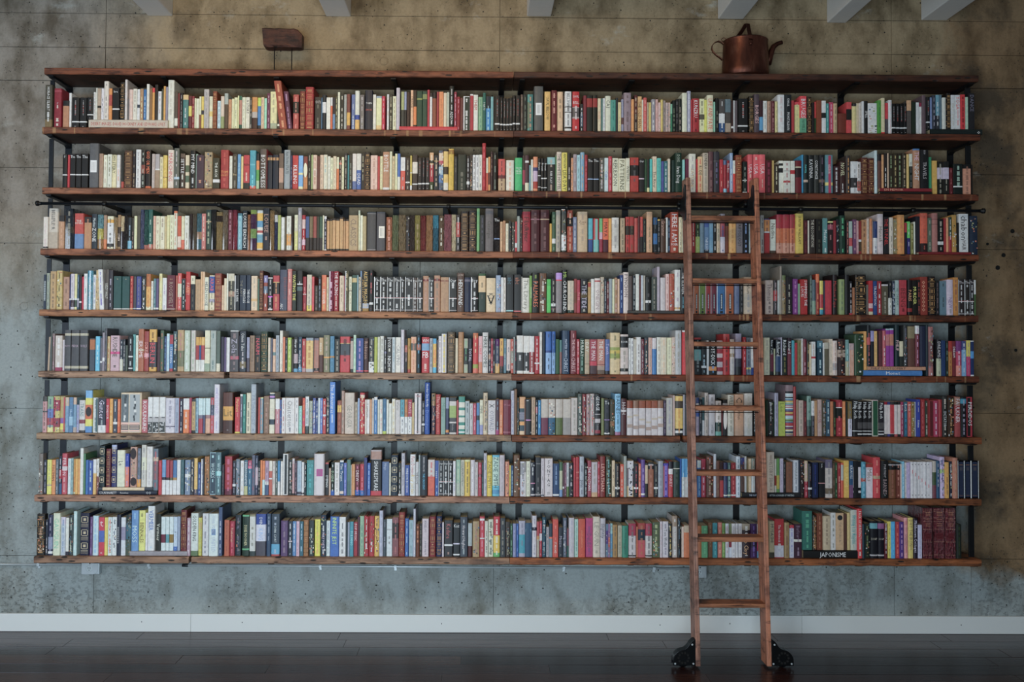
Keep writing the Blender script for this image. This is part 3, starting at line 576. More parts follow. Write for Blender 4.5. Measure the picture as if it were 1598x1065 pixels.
_106;134 220 1c3048 t3-90:HHHHHHHHHHH:bcc;166 206 8c9c88 ~667;_168;228 190 b0945c ~654;286 184 b8a860 k ~221;_290;350 242 a88468 ~754;362 220 2c3868 /68-73:ddd;398 214 b8b8c0 /68-73:ddd /73-92:44303c ~999;422 214 dcc888 /68-73:ddd /73-92:3c5844
442 220 305870 /68-73:ddd /73-92:889 ~9ab;464 224 28282c /75-80:ddd;484 240 c02848 /0-100:c02c48;518 212 d8d8d0 ~4a9;572 184 48a0b8 m /30-100:60a0b0 ~cdd;598 222 c8d0d8 ~35a
632 180 b8a470 k;_634;680 172 d4d8e0 lean-20 ~53a;716 172 544c44 lean6 t35-72:LIZZY_HOLT:dcb;760 180 343038 ~aab;840 236 1c5450 /4-5:354 h6-10:la:cb9 /95-98:cdc;918 238 1c5450 /95-98:cdc h6-10:la:cb9
948 236 b02820 ~d86 /94-98:da6;976 238 444448 /94-97:9ab;1024 238 404c90 ~778 /94-97:ccd;_1026;1068 248 343c34 k ~cdc;1114 216 d8a040 /0-35:a86428 /90-100:cca ~b72;1136 282 c8ccc0 ~888;1162 258 4c8088 /92-97:eee ~9bb;1186 258 60507c /92-97:eee
_1190;1220 212 d0c88c ~b95;1262 252 d4d4d0 ~98a;1344 226 681c30 /95-97:cba t20-90:ROOSEVELT:987 h8-14:vo:b96;_1346;1364 230 a85c44;1402 208 c8544c /28-64:d4c8a8 ~daa;1440 256 8c3840 /0-100:882c34 M1402,1436,1c3838 /66-73:ddd ~cdc
1484 194 b8302c t10-80:FAUST:d98 /40-55:c86030;1528 232 24282c /0-24:ccc8a8 ~665;1580 266 b09468 ~986;1598 196 c8a878
@306,392
_2;40 266 b09468 ~986;82 194 c8b08c ~ba7;_78;118 246 dcd4b0 t10-90:HELEN_HOUSE:445;_122;174 228 d4c4a4 /3-50:2c58a0 /67-77:99a t5-48:ARAB:c55 ~775;240 210 8c3c28 g;_238;260 322 c8b08c ~986;286 256 c8c0a0;302 210 dcd8b8
360 212 3c3c30 /0-20:b8b8a0 /48-62:9c8068 ~aa8;370 230 ccc;406 226 141c24 t40-75:PAT_BARK:cdd;470 226 243448 t40-78:PERICLES:cdd t5-70:THE_RAPT:776;512 226 1c3048 t40-78:THEODOSE:cdd;_514;576 234 c8b898 /65-72:c8a868 ~998;592 258 447060
632 184 5c2c14 g;672 230 984c38 /0-20:8080b0 /30-50:688098 ~ccc;718 248 18181c /0-3:ddd /56-59:c4d ~bbb /93-97:ddd;782 230 b03840 /18-52:2c2420 ~b85 /18-20:cb6
_784;856 176 485064 t4-85:ENORMOUS:844 t82-95:ABC:ccd;900 168 c07870 ~da9;942 186 2c3428 t8-75:WAITING_THE:cc4;_944;1000 184 28221c /32-35:ccc /60-100:1c1c18 h26-34:I:ddd /40-50:4c6868;1034 240 981428 ~c77 /50-52:ccc
_1036;1086 222 b8b89c /0-84:b8b49c /84-100:d8c030 ~777;1108 240 c84c50;_1110;1144 324 443c34 ~776;1174 242 2c3030 ~89a;_1176;1222 224 d0703c t40-80:FAULKNER:ecb ~ba5;1244 246 bcb890 ~886;1292 190 902848 ~dab m;1338 190 9c2034 t3-60:THE_BLAZING:edd ~dba;_1342;1388 232 c0b498 ~986 /0-100:c4b89c;1394 234 b06070
1432 186 707050 m ~ba7;1460 240 d4ccac /40-42:544 ~986;1508 226 2c5848 /8-20:b8a868 ;1522 226 78a0a8;1550 242 aba48c k;1598 182 28241c t4-85:ARTHUR:c9a030 
@562,392
_0;20 186 6488a8;84 184 9c7c28 /0-80:24200c t2-90:ALISTAIR_MACLEOD:ca4 /80-92:9ab;124 180 201c18 /78-83:ddd ~b55;_130
188 242 1e1a16 W h4-14:The:ddd;252 242 1e1a16 W h4-14:The:ddd;314 242 1e1a16 W h4-14:The:ddd;376 242 1e1a16 W h4-14:The:ddd;420 242 1e1a16 W h4-14:The:ddd;494 242 1e1a16 W h4-14:The:ddd;536 250 4c4038 W h4-14:to:ddd;588 248 1e1a16 W h4-14:Our:ddd
644 234 a8805c /9-15:7c2420 ~a87;692 248 1e1a16 W h4-14:Our:ddd;752 230 a88060 /9-15:7c2420 ~776;832 246 a8865e /9-12:7c2420 ~975;908 248 1e1a16 W h4-14:Our:ddd
976 204 5c4434 t18-82:HENYMANS:dcc h84-90:*:dcc h2-10:LAURIE:a98;1038 248 1c2848 /6-12:667 ~223;1108 246 1e1a16 W h4-14:Boy:ddd;1178 212 203828 /6-48:c8b080 ~554 /0-6:252;_1180;1272 254 d0b890 h48-80:V:222 t45-75:K_I_X:222 
1320 228 88a0b8 h5-95:oooo:cb4 k;1342 248 d4d4d0;1368 250 c8c4bc ~886;1440 220 242424 /94-97:8cd t8-25:abc:478;1512 220 242424 /94-97:c66 t8-25:abc:a64;1520 240 ccc8c0;1588 252 ccc8bc t5-90:The_Library:776;1598 230 70a030
@818,392
_0;50 252 c8c4b8 t10-90:The_Books:776;72 232 78b048 /30-60:a8c890 /80-100:5ca030;142 202 1c1c14 t22-85:PALMARES:c9642c h5-15:ll:8a3 h20-28:o:ddd;210 208 6c4c30 k ~dcb;_210;252 264 38c048 /0-20:30b040;296 258 241c1c /72-80:ddd ~998 /85-90:644;356 204 848080 /0-20:a8c /17-20:c34
406 176 141814 t5-20:MR:8a3 t25-95:CHURCH_END:ccc;468 278 bcb498 /0-85:b8b098 /90-100:1c3828 ~998;496 260 8c3430 /40-70:783c18;526 272 8c2c50 /0-100:a83048 t8-90:TO_BE:c88;598 262 1c1c20 t18-85:THE_TIDE:aab /40-55:554818 ~aa9
626 290 b09048 /3-16:a83c20;660 262 d0c8c0;716 256 c8c0b8 /6-10:a33 t30-90:ONEGIN:988;750 244 b0a890 k;774 260 202c3c ~abb;796 286 681420 ~bba;826 260 88989c /0-100:88989c;848 262 d8c8a0;874 250 9c7c54 ~da;896 262 c8a888;928 226 1c3c78 ~8ac
980 200 d0b8b0 t5-60:PYNCHON:544 ;1018 236 544844 b548;1044 230 243038 b548 ~bcc;1080 218 c8c8bc b548;1094 232 601818 b548;1118 228 a8b8c0 b548;1136 230 a0a090 b548;1192 244 181818 b548 /70-77:ddd ~555;1246 244 404c44 b548 ~887
1272 148 a09ca8 b548;_1276;1326 250 b0b0b0 b548;1360 216 c8a8a0 b548 ~955;1410 214 a04c30 b548 k;1466 176 c8c8bc b548 /92-97:b94 ~989;_1468;1510 160 181c20 t5-60:THE_ELEVEN:bcc ~59a
H968 1474 550 580 3c3c3c t5-40:AMERICAN:554
@1074,394
_50;102 290 a45c2c D;162 290 607c28 D;212 290 8c2428 D;268 290 6c2438 D;348 290 286898 D;430 290 9c5424 D;482 290 5c6c8c ~678;520 294 242424 ~666;_522;606 232 b0a48c t20-45:whom:222 ~888;650 250 a09870;_652;722 300 3c2020
800 262 b0a090 t10-60:Thomas:655 ~655;836 262 383030 /30-60:a81c20 ~988;858 262 a0a8a0;878 130 8c8474;914 216 807048 k /0-12:607040;980 232 241e20 ~998;1030 250 80388c /0-100:783480 ~a7a;1050 294 74a080;1122 254 a01c1c t3-75:SWIMMING_THE:dbb t10-60:LOUIS:dbb
_1140;1162 216 48544c ~8a9;1196 258 486068 /60-100:70907c ;1230 204 902c18 /0-20:c06020 ~c74;1266 266 d0a828 /0-40:d0b030 /40-80:a83838 /85-100:2090a8;1284 268 343c4c;1348 264 b02c3c /0-100:a82438 ~a33;_1352;1396 210 241818 t8-90:Matthew_Pope:a3332a;_1414;1468 254 788c54 ~565;1510 210 1c1a1c;1540 270 18141a ~aaa /95-100:a34
1564 334 946040;1598 212 201810 g
@1330,394
_4;24 330 94623c;_32;132 208 1c1814 g;156 304 5c5c54;196 266 a01c24 /66-80:c99 /90-100:aa8;234 270 1c4478 t5-80:TRADITION:bcc;276 270 901c28 ~dbb;_276;340 300 504c38 /0-5:aaa ~887;372 268 242424 /0-100:242428 /50-100:c0b8b0 ~776;404 270 283444 k ~9ab
440 262 88a09c ~466 t8-85:HIS_DREAM:465;514 260 a02c38 ~411 t20-80:BEING:622;_516;562 260 1c1414 t8-80:PARIS:c85 /80-90:822;610 262 1c1814 t8-80:MURDER:cb4 ;640 258 201818 ~a43;710 230 802c1c ~b74 t5-95:oooooooo:b86;780 226 201414 g /0-10:1a1210;818 264 1c1c1c ~655;_820
886 270 50707c ~344;_888;946 256 a8a0ac t50-80:NEW:768 ~777;996 236 a87420 ~744;1050 256 2c2424 W h3-12:The:aaa;1102 256 282420 W h3-12:The:aaa;1144 256 2c282c W h3-12:The:aaa;1160 260 c8ccb8 /40-100:3c5c30
#5
@50,486
_146;164 240 a89478 lean10;188 236 4c5854;214 210 7c6c68 ~b9a;284 228 b8b4a8 /90-100:983058 ~ccc;304 268 b0b0b4;366 176 484c50 /8-14:a8a890 h28-50:ENCYC:a9a /88-94:a8a890;446 176 484c50 /8-14:a8a890 h28-50:PEDIA:a9a /88-94:a8a890;526 176 484c50 /8-14:a8a890 h28-50:VOLS:a9a /88-94:a8a890
_536;590 252 40505c /4-35:a86830 /0-4:333;_592;636 236 50b4d0 ~acd;658 250 5c5c68 /70-75:ddd;682 200 8c8890 /65-75:ddd ~889;704 160 4c5058 ~778;730 236 c89070 /0-100:b8a870 ~a43
_732;822 228 b8a0a8 t5-60:RUSHDIE:443 ~443 /45-52:c48;852 264 b8c0a8 /0-62:203040 ~ccc;874 262 303c44 ~bbb;896 320 4c5c50;902 240 222;944 236 202428 /56-60:ddc /90-93:ccc ~bcc;970 218 50a0a0;996 226 d8ccb8 ~997
1050 166 a8643c t5-90:JEROME:dbb /48-52:b8b090;1096 188 983c38 t5-90:SCREAM:d98 /55-65:c9a;1170 170 40444c /0-30:c8a030 /90-100:c8a030 t32-80:BERLIN:d04850 ~532;_1172;1202 240 4c2830;1236 180 4c6850 ~b64;1260 236 3c5080 ~6ac
1288 210 a8c8d8 ~7ac;1322 222 3c7cb0 /0-25:a83848 /92-100:a34 t25-85:STANDING:eee;1362 188 304448 k /0-30:3c5c60 ~bcb;1426 176 a89060 /50-88:707450 ~a77;1482 180 a8bca8 ~dee;_1490;1534 180 b8b8b0 ~8a8;1566 242 a02c34 /0-24:c8a030 /66-100:dcd4bc;1598 242 3c5c80 /0-24:c8a038 /66-100:dcd4bc
@306,486
28 242 a83038 /0-24:c8a030 /66-100:dcd8c0;46 242 305c90 /0-24:c8a030 /66-100:dcd8c0;80 242 a83840 /0-24:c8a850 /66-100:dcd8c0;132 180 ccc8a8 /80-100:88a088 /42-44:664;190 182 98a8a0 ~577;228 184 586c60 /80-100:c8c8b0;_232;262 240 383448;282 244 60507c;316 246 d4d4d0;_318;402 182 4c4c50 /0-2:ccc t20-55:Zola:99a /62-70:a56 ~877
408 230 334;470 188 303c48 t5-48:Omon_Tales:ddd /75-90:776c48 ~bbb;_472;502 244 8890a8 /60-100:4c4858;550 228 8c7458 ~654;606 228 282420 t5-55:NARIM:c45 ~864;672 190 204028 g;698 248 c0b8a0;718 254 5c6070;746 260 c8a888 /40-50:688;778 226 90a0a8 ~667
_784;814 182 c8c8b8 ~998;834 242 d07848;856 250 202c38 ~999;894 248 98b830 ~cd8;914 262 3c3020;956 242 28282c /48-75:a89ca0 /90-100:5ca0c0 t8-45:How_to:ddd;992 240 204058 /85-100:488cb0 ~ccd t50-75:Travelling:bcd
1028 258 b03434 ~dba /88-100:a88;1098 250 c8b060 /0-8:8898a0 /90-100:a0a8a8 ~a73 ;1104 250 456;1152 254 a87460 /0-6:667 /88-96:222 ~976;1194 248 5c3c34 /0-50:b8a070 t5-50:oooo:ddd;1254 224 7c8060 ~a98 /58-62:c94;1298 234 4888a8 ~378 /55-60:b83;1348 262 34342c ~998
1444 238 b83038 /18-20:b95 /20-52:404850 ~322;1474 254 a89c90 /0-8:333 /90-100:222;1500 222 a8c8b0 ~4a7;1568 254 28488c ~a8b /94-97:d44;1572 260 222;1598 258 482424
@562,486
_2;32 256 28488c /94-97:d44;80 254 482824 t5-65:Robinson:a87 /94-97:d44;132 242 303030 k /70-100:ddd8d0 ~998;162 242 a0b038;186 240 b8c0a8;224 234 d4d0c0 ~887;248 248 282828 ~ddd /40-45:558;_250;298 248 3c3830 t5-28:VOX:ddd t50-85:NICH:ccc ~ccb /0-2:ddd
332 244 b0c0c0 ~589;382 244 ccc8bc t8-95:CALVINO:888;416 174 b0b0b8 ~ddd;_418;444 256 343434 /20-40:a85c4c ~caa;474 254 a88428 /90-100:a43 ~542;528 240 d0a078 /18-38:586058 ~b75;570 222 182830 /25-40:a86850 ~5ac
_576;650 242 b83038 h5-15:WH:ecc /18-38:70a0c0 h40-60:FB:ecc ~dba;682 254 98a0a0 ~556;716 256 e0a820 /0-15:38a0c8 /84-100:38b0d0 t20-85:HAKUNA:d44;734 270 4c3038 k;762 234 c8c4c0 ~556;812 212 c8c8c8 M780,796,c8b828 ~999
_816;892 194 4c4028 g;918 254 c0b898;_920;972 196 a07848 t5-95:ooooooo:c96;1012 256 98a088 /28-75:282c28 ~5b7;1052 256 34343c t5-90:TOTAL:bbc ~99c
_1056;1108 204 c03838 /0-12:b86830 /78-92:90a038 /88-100:c86850 ~cb8;1146 234 c8a0a0 t5-70:LAKE:c33 /70-100:c07850;1202 200 b8bcb8 t5-90:HERE_COMES:343;_1204;1226 258 283040 /45-60:a86 ~ccc;1246 256 a83040 ~dcc;1264 256 242428 ~ddd
1308 260 405068 /72-100:c8a860 /0-20:506 ~888;1344 256 c8a038 /50-80:982c38 /80-100:222 ~842;1372 256 508090 ~bbb;1412 262 c0b8b0 /92-100:222 ~667;1438 260 b85038 /35-70:887 ~dcc;1450 240 98a8a8;_1450;1468 260 202428 ~a45
1530 228 c8c8c0 /44-92:343434 ~ddd;1588 232 c8c8c0 /44-92:343434 ~ddd;1598 232 c8c8c0 /44-92:343434
@818,486
_2;48 234 ccc8c0 /42-96:484844 ~ddd;96 234 ccc8c4 /42-96:983030 ~ddd;144 234 a81828 ~edd /70-74:ddd;170 196 c8c8c0 ~998;_172;200 200 14283c
258 190 2c68b0 /50-100:7ca8d0 /45-50:248 ~345;294 190 2c68b0 /50-100:7ca8d0 ~345;_296;332 262 1c582c;354 270 508480 /35-100:8c6058;428 182 24405c t20-60:MATTER_WITH:abc t62-95:CHRIST:9ab ~89a;_432;492 182 782c34 t20-60:THE_MASTER:daa t62-95:CHRIST:b99 ~c99
520 262 b02c3c ~dbb;566 256 1c4028 t5-50:MURRAY:bcb ~8ba;614 264 a89878 t5-40:DAY:dcb /70-71:432 ~998;684 264 a04050 /62-63:511 /63-75:b83048 /76-100:4c3438 t5-60:THE_MAN:dbb;758 262 b07868 t5-60:THE_MAN:ccb /72-73:411 /76-88:987 /88-100:654;804 264 4c68a0 t5-50:Tenth:aac /36-37:223 /90-100:223
900 202 c0b080 /35-62:889840 /42-50:b8a838 ~664;978 218 b8b0a8 /5-33:18181c h7-30:BOOK:ccc /85-93:222 ~887;1000 252 d0ccc0 ~665;1026 254 c8c8c4 ~556;1052 262 a8a898;1096 242 c8c4c0 ~655;1126 260 6c2c3c k ~bbb;1164 248 303c44 ~cba k;1200 248 b89888 ~887
1242 252 3078b0 /0-30:b8b8b8;1282 244 ccc4b8 ~986;1336 246 c4bca4 ~ca8;1384 248 ccc8a0 ~998;1416 244 b8a898 k;1476 180 a0a8a8 ~887;1480 254 b04050 ~d9a;_1482;1580 180 c02c34 /0-4:ccc ~dcc
@1074,488
_56;124 236 182024 /32-62:5c9898 /0-5:a33 ~788;174 320 1c2428 /68-76:ccc ~9bc;196 262 ccccc0;270 262 181818 t2-72:MOBY-DICK:ddd /76-88:c08030 ~48b;326 262 a8a0a0 /25-38:8c2030 /50-62:8c2030 /78-90:8c2030;390 202 b01c20 /0-12:a83838 ~533;434 250 b0aca4 /40-50:875 ~999
_442;502 198 8888a0 /60-80:343440 /80-100:1c1c20;_512;544 230 a01c28 ~d89;590 236 5c6c78 /80-85:da4 ~334;614 240 b8c0c8 /80-100:248;634 240 222
_712;768 236 c0bc9c ~998;802 248 1c1c20 /40-90:6c2038 t2-45:New_York:ccc;820 340 a8b088;_820;868 256 20242c /45-90:284468 t2-50:Richard:bcc;880 234 a0a0b0;930 242 1c2420 t2-48:Richard:bcc ~773;970 238 301c28 t2-50:Richard:bcc /30-100:702c3c;998 262 2c94a0
1024 284 a8202c b552;1062 262 707040 ~552;1076 244 d0d0d0;1110 250 702c38 ~b9a;_1112;1136 270 28281c ~a94;1156 300 b8b090;1196 274 c8c0b8 /44-50:a23 ~a87;_1210;1264 264 1c4050 ~9bc /0-20:3c6c7c;1278 284 c8ccc8
1320 280 585440 /0-20:998;1356 248 b4ac98 ~887;1398 264 b0a8a0 /5-60:b8aca0 /65-85:8c8c8c ~976;1476 246 301c1c k /30-50:988878 ~543;1508 256 608c88 ~8bb /60-100:9a9878;1518 290 ccc;1556 290 b08870 /0-20:988 ~a98;1598 210 2c4c30
@1330,488
_0;18 290 b08870 ~a98;_26;108 200 203c24 k;136 176 c88c38 b590;_138;172 118 1c2024 b495 /30-48:a44 ~b55;206 172 8484b0 b495 /30-100:202430;236 174 c0984c b495 ~974;248 200 2c2024 b495;284 172 5c2c34 b495;316 170 a85058 b495 ~ccc;352 152 842c88 b495 /15-45:a86868 /0-4:8aa;390 150 842c88 b495 /15-45:a87058 /0-4:8aa
_398;442 110 142c30 b495 t10-90:PHILIP:b99 ;480 270 28302c b495 /0-60:b8b090;518 120 303434 b495 k ~667;590 130 5c3c30 b495 /0-30:787050;630 124 6c2c38 b495 /0-20:b8b8b8 ~c8a;690 128 202840 b495
H150 690 498 532 a87c5c t5-65:PHILIP_MONTGOMERY:333 
H106 656 536 588 3070a8 t38-62:Monet:dde
712 92 1c3038;760 134 94605c /30-80:6c4848 k ;_790;834 254 202024 /52-100:98a080 t5-50:DREAMS:aaa ~666;876 262 1c3860;902 266 202c24 ~687;938 268 a06c20 /0-30:982c20 ~742;972 268 6c2028 t8-55:DREAM:cbb;1026 268 a02c50 /0-30:6c2c6c /70-100:b87060 ~d9a;1070 268 6090b0 /0-25:3c4878 ~cdd;1110 262 a82c60 /0-45:c8a828 ~877;1142 264 18305c /0-3:ccc /30-50:3484b8 /96-100:ccc
#6
@50,582
_98;140 222 b88c8c /0-14:444 /40-44:555 ~654;200 222 88a8a0 /0-35:80a888 /35-60:6080b8 /60-80:a85058 ~457 /85-100:c8c880;262 222 b8b060 /10-40:a03850 M200,216,a03050 /60-85:904050 k;310 222 a89c60 M296,312,b03850 /60-75:8060a0 /75-92:d8c840;346 230 6c98b4 /0-25:b8a890 ~8ab;384 230 5080a4 t25-75:Hemon:9bc /55-80:88b4c8;416 232 6c98b0 /0-20:c0a890 /85-100:a89c90;440 300 98a0b8 ~44a
_440;498 258 b8bcb8 /60-72:8c4050 /93-100:444 t10-50:TRANS:688;566 166 d8c848 /0-18:68a8d0 /85-100:508cc0 /34-68:c86838 E506,560,320,410,302c30;_570;616 234 b8c4c0 ~677 M598,616,3c6068;692 242 343c4c /78-100:ddd t5-60:Gunter:bbc ~9aa
724 244 b82840 t20-60:BONJOUR:dbb;758 244 d89828 ~cb7;800 248 404c5c /68-75:ddd ~ccc;826 248 d06830 ~ca7;_830;1024 188 c8bc9c B;_1028;1084 252 b06068 t5-90:ROULINAIRE:dcc ~dbb
1130 228 c8ccc8 B2;1192 228 c8ccc8 B2;1250 228 c8ccc8 B2;1340 238 b8bcc4 ~889 /80-83:667;1378 238 90a0b4 ~678 ;1382 240 c22;1414 244 282c40 /0-100:303048 ~bcc;1474 242 d87830 /0-32:d8d4d0 ~ecb;1496 236 a03050 ;1530 246 b8a060 /0-8:333 /92-100:222 ~765;1558 240 80a8b8 ~357;1598 240 a0c8d0 /45-60:889 /60-100:b03c50
@306,582
20 240 a8c8d0 /45-100:6c98a8;64 240 b0ccd4 /48-58:778 /58-100:a83848;86 240 b0ccd4 /48-100:505878;134 240 b0ccd0 /48-58:977 /58-100:c8a080;168 234 b05058 /20-30:345 /30-50:485870 /50-100:b85058 ~99a;_168;222 110 c0c4cc ~99b t18-60:PHILOSOPHY:a9b;_250;348 186 4c2c24 /0-34:5c3428 /34-68:c89828 h38-60:Lit:763 h88-94:o:999;_362
412 230 b82834 t5-40:Murakami:da6 /96-100:d8c030 ~c77;436 202 606c78 ~bbc /0-5:ccc;466 202 1c8478 ~8cb;_470;514 190 c4c4a8 ~776;564 108 98a8b0 ~678 t15-90:PATHOLOGY:789;_580;600 232 b84030;630 232 6898a8 ~c85 /0-3:cc8
_632;686 220 846850 h8-30:LOW:ba8 ~a87;738 188 c8c8b0 /3-15:344860 /8-12:b8c /65-78:345 ;_740;784 244 b88088 /0-30:d0d0c8 ~ccc;802 254 3860a0 k;836 236 ccc8c4 ~a45;926 236 c8c8c4 ~556 t8-80:Chesterton:777;960 234 c8c8c4 ~667;994 312 78b8a8 ~9dc;_996;1022 238 c84430 /50-75:c82c50 ~d93
1058 224 b0c0c0 /0-32:ddd /80-100:344 ~577;1092 264 98a490 k;1122 238 4c60a0 k ~ccd;1142 262 305088 ~ccd k;1164 238 b8c8d0;1186 238 5080c8 ~bce;1218 244 b83838 ~ecc /45-50:ddd;1252 214 242c34 k ~bba
1306 76 4888d0 t5-60:The_Adventures:cdd ~bdf;_1322;1362 262 8c4420 /14-35:c8a820 ~a64;1392 170 a89080 ~776;1486 188 b8b09c t30-85:GEORGIA:887 /0-100:b8b0a0;1514 276 a09880 ~654;1534 240 88a8c8;1582 188 b82c34 k /5-12:cba ~cb8;1598 254 c8c0b0
@562,582
_2;44 188 c03040 /35-85:c85c48 ~dc8 k;90 252 ccd0c8 t5-60:Letters:776;110 252 c09060;130 240 b8b8b0;162 228 3878b0 ~9bd /0-8:ddd;182 252 b8c0b0;212 250 ccccc0 ~b77;246 244 306c90 /92-100:a8c030 ~7ac;268 252 c8ccc0;296 288 c8ccc0;330 246 d0c8b8 ~ba6
376 256 b8b8b4 t5-30:Works:776;416 252 c8ccc8 /0-50:3c98a8 ~556;446 252 c8ccc8 /0-50:b87828 ~556;486 252 c8ccc8 /0-50:a82848 t8-40:PONTE:daa ~556;506 282 b8a870;_508;576 192 c4c4c4 h5-10:THE:a66 M534,546,303438 h90-96:oo:b88;606 266 28262c /68-74:ddd ~aaa
656 82 1450a0 t3-47:Another_City_Not_My:cde t50-95:Domingue:57b;_668;708 194 483848 k /0-30:88744c ~b86;756 204 a83030 t5-60:The_Vaughan:d98 ~c65;802 234 789c90 t5-60:Michael:587;834 232 404868 /0-30:8898b0 /88-95:c83;904 234 b8b8b0 /0-10:2c3030 /22-55:8ca850 /55-66:444 /70-95:28282c t72-90:Another:999;922 260 a02c30
984 224 208878 /15-29:c8c8b8 /36-50:c8c8b8 /55-68:c8c8b8 /76-86:c8c8b8 /92-96:ccc;1026 266 98a8a8 ~455;1058 288 b0b4b4 ~665;1090 288 b04058 ~d9a;1120 282 3c80b0 /40-55:134;1154 256 c0c4a8 t5-50:SHINE:554 /72-100:8890b8;1196 188 b8ac8c k ~765;1272 260 b8b8b8 t10-22:X:222 t30-90:OSWALD:778
1304 248 503040 /85-100:a03070 ~7ab;1340 256 c87840 ~ca8;1414 256 742038 h8-20:Wood:a67 /92-94:a67;1446 168 a8b0bc ~78a;1472 154 6c5030 /0-100:785838;1492 236 2c3028 k;1552 228 304c58 /0-30:c89860 /65-75:d09840 /90-100:c8b088 t5-95:||||||||:99a;1600 266 1c1c20 /55-58:c8c
@818,584
_0;14 236 6c4430;68 236 1c1c24 /58-60:cbb h3-14:To:ccc ~ddd /92-96:ddd;106 220 a89070 ~765;128 244 202428 /20-38:a83040 ~bbb;158 246 2880b0 ~8cd;226 236 b0aca0 /52-100:702848;292 236 b0aca0 /52-100:1c6080 k;362 236 b0aca0 /52-100:586c38;440 236 b0aca0 /52-100:8c8c88 ;502 224 b0aca4 ~887
544 186 485850 k ~ccb;582 190 803038 ~ccb k;618 190 a08888 k;660 186 a09c98 k ~b66;718 190 1c1c20 t5-40:GEORGE:ccc /48-70:aaa /50-60:333 t72-88:YANG:999 /88-96:903040;_722;750 228 707c48;804 240 282c34 /56-58:a8c h3-14:Te:ccc ~445 /93-97:ccc;850 246 403c1c k /60-75:7c5c30
906 186 70b0d0 t5-48:BARNES:356 ~478 /92-100:968;960 232 502428 t5-48:H-HH:bbb /30-36:aaa;_962;1020 250 b0b0b8 /0-22:8c4424 P;1074 250 a8a494 /0-22:86644c P;1138 250 b0aca4 /0-22:8c4c2c P;1192 250 b0b0b0 /0-22:904820 P;1252 250 b0aca4 /0-22:8c4c2c P;1306 250 a8a498 /0-22:86644c P
1332 248 302040 ~878;1394 224 a0a49c ~889;_1396;1414 200 b0a098;1490 200 d8a840 /0-2:222 /14-32:484034 /83-100:202020 ~b83 /88-94:ccc;1510 194 888c94;1544 194 1c2428 t18-35:JT:99a
@1074,584
_76;104 222 9c98a8 /0-30:284c80 /15-25:bcc /40-50:1858a8 ~669;130 240 1c2c38 ~aaa;154 220 b8c0c0 /0-60:305c60;188 176 b4aca0 t25-60:Scooter:777 ~665;_192;254 192 a8a8a8 ~777;312 252 b8b4ac /62-88:143c34 /88-100:5c9c8c ~776;324 340 6c2c30;370 240 202020 E330,364,330,520,b8b8b0 /10-18:999;430 196 b0b0a0 t2-25:WILL:554 ~887
_432;522 192 b08c6c t5-22:C:222 t30-60:Written:432 /18-20:a86;_524;606 182 a8a8a0 ~998;_610;652 240 18181c t20-90:FAKE_BODIES_AND:ccc
_734;748 248 24402c;800 242 302424 k /60-85:383838 ~ccc;808 260 143c20;846 178 9898a8 ~778;912 258 98a828 t5-30:Lee:672 ;986 104 806c70 S;1012 118 982424;_1012;1034 240 907c5c;1082 248 a8988c ~776;1112 254 5c2428 ~944;1154 206 486860 /0-60:688c80 ~355 /75-100:2c3c38;1186 252 c0c0c0 /42-100:34383c ~667
1212 250 a07c50;1254 240 a49088 t15-80:HOUSE:844;1292 240 4c4430 ~999 k;1332 240 284c60 ~9bc;1362 258 a86838;1386 262 24281c ~7a4;1446 244 901c2c /22-50:1c201c ~b55 /20-22:bbb;1476 258 c07838 ~c96;1500 262 1c2820;1538 258 706030 /50-100:a8acb8 ~667;_1538;1598 248 1c1a1c t3-50:Philip_Roth:ddd /84-86:ddd
@1330,584
_1;48 256 1c1a1c R;96 256 1c1a1c R;142 256 1c1a1c R;186 256 1c1a1c R;246 244 b0b0a0 M194,238,144c30 /0-2:a99;300 262 242028 R;330 262 b0aca8 /0-8:802 /93-100:444 ;358 262 b0aca8 /0-8:343470 /93-100:337;396 262 b0aca8 /0-8:333 /8-92:a82830 /93-100:222;426 262 b0aca8 /0-8:1c2018 /93-100:944;456 262 b0aca4 /0-8:222 /93-100:222
482 262 902850 ~daa t5-28:Roth:dbb;520 262 205c70 t5-28:Roth:bcc ~28a;554 262 b04c40 t5-28:Roth:dbb ~c76;584 266 7c6828 k;602 262 909890;640 240 283c90 t55-75:Aciman:ccd ~889;682 240 902428 ~a55;_682;712 250 343c30 ~aba;718 234 822;764 248 882428 M728,756,501418 ;806 250 982c50 ~cab;842 240 902428 ~a33
892 208 2c2c28 t38-75:DICTATOR:ccb ~ba9;_894;956 214 34200c k ~974;1016 214 8c3838 t5-65:FAULKNER:caa /0-20:88604c ;1072 214 14181c /5-17:1c8098 ~889;_1074;1128 216 982030 /0-100:a02034 t0-85:PERDIDOS:dcc M1074,1104,1c1818
#7
@50,678
_62;104 182 78746c k;_106;138 240 283444 ~99a;184 240 d0cc50 ~aa7 /72-76:a98;220 242 d08c48 t5-70:POSTMAN:532;248 236 5c7078 ~aaa;280 206 202c40 /35-60:a83040 /72-100:306088 ~ccc;330 180 b84858 t10-55:PERSON:dbb /32-42:dbb ~daa
_334;364 228 b8d0d4 ~8aa;386 226 80a8a8 ~457;404 232 d89840 ~c63 /94-100:dca;428 232 e0a848 ~c85;450 234 d89c48 ~b64;482 132 c8ccc4 ~ccc;502 182 488058;528 242 3070b0;568 246 3c60a8 ~adb;_570;602 236 d8a850 /0-40:d8d8d0;_604;628 230 d0c8c0 /50-100:885050 k
686 108 142c30 b496 G;_692;740 138 681c2c b496 g;_744;794 100 303870 b496 G /0-10:98a8c8;_794;872 150 c8ccb0 b496 t30-42:Le:444;910 182 2848a8 b496 /40-100:d07860 ~99c;_918;986 120 b08c78 b496 k E924,980,130,235,302428 E924,980,405,485,302428;1020 132 60707c b500 /80-100:d09830 ~88a
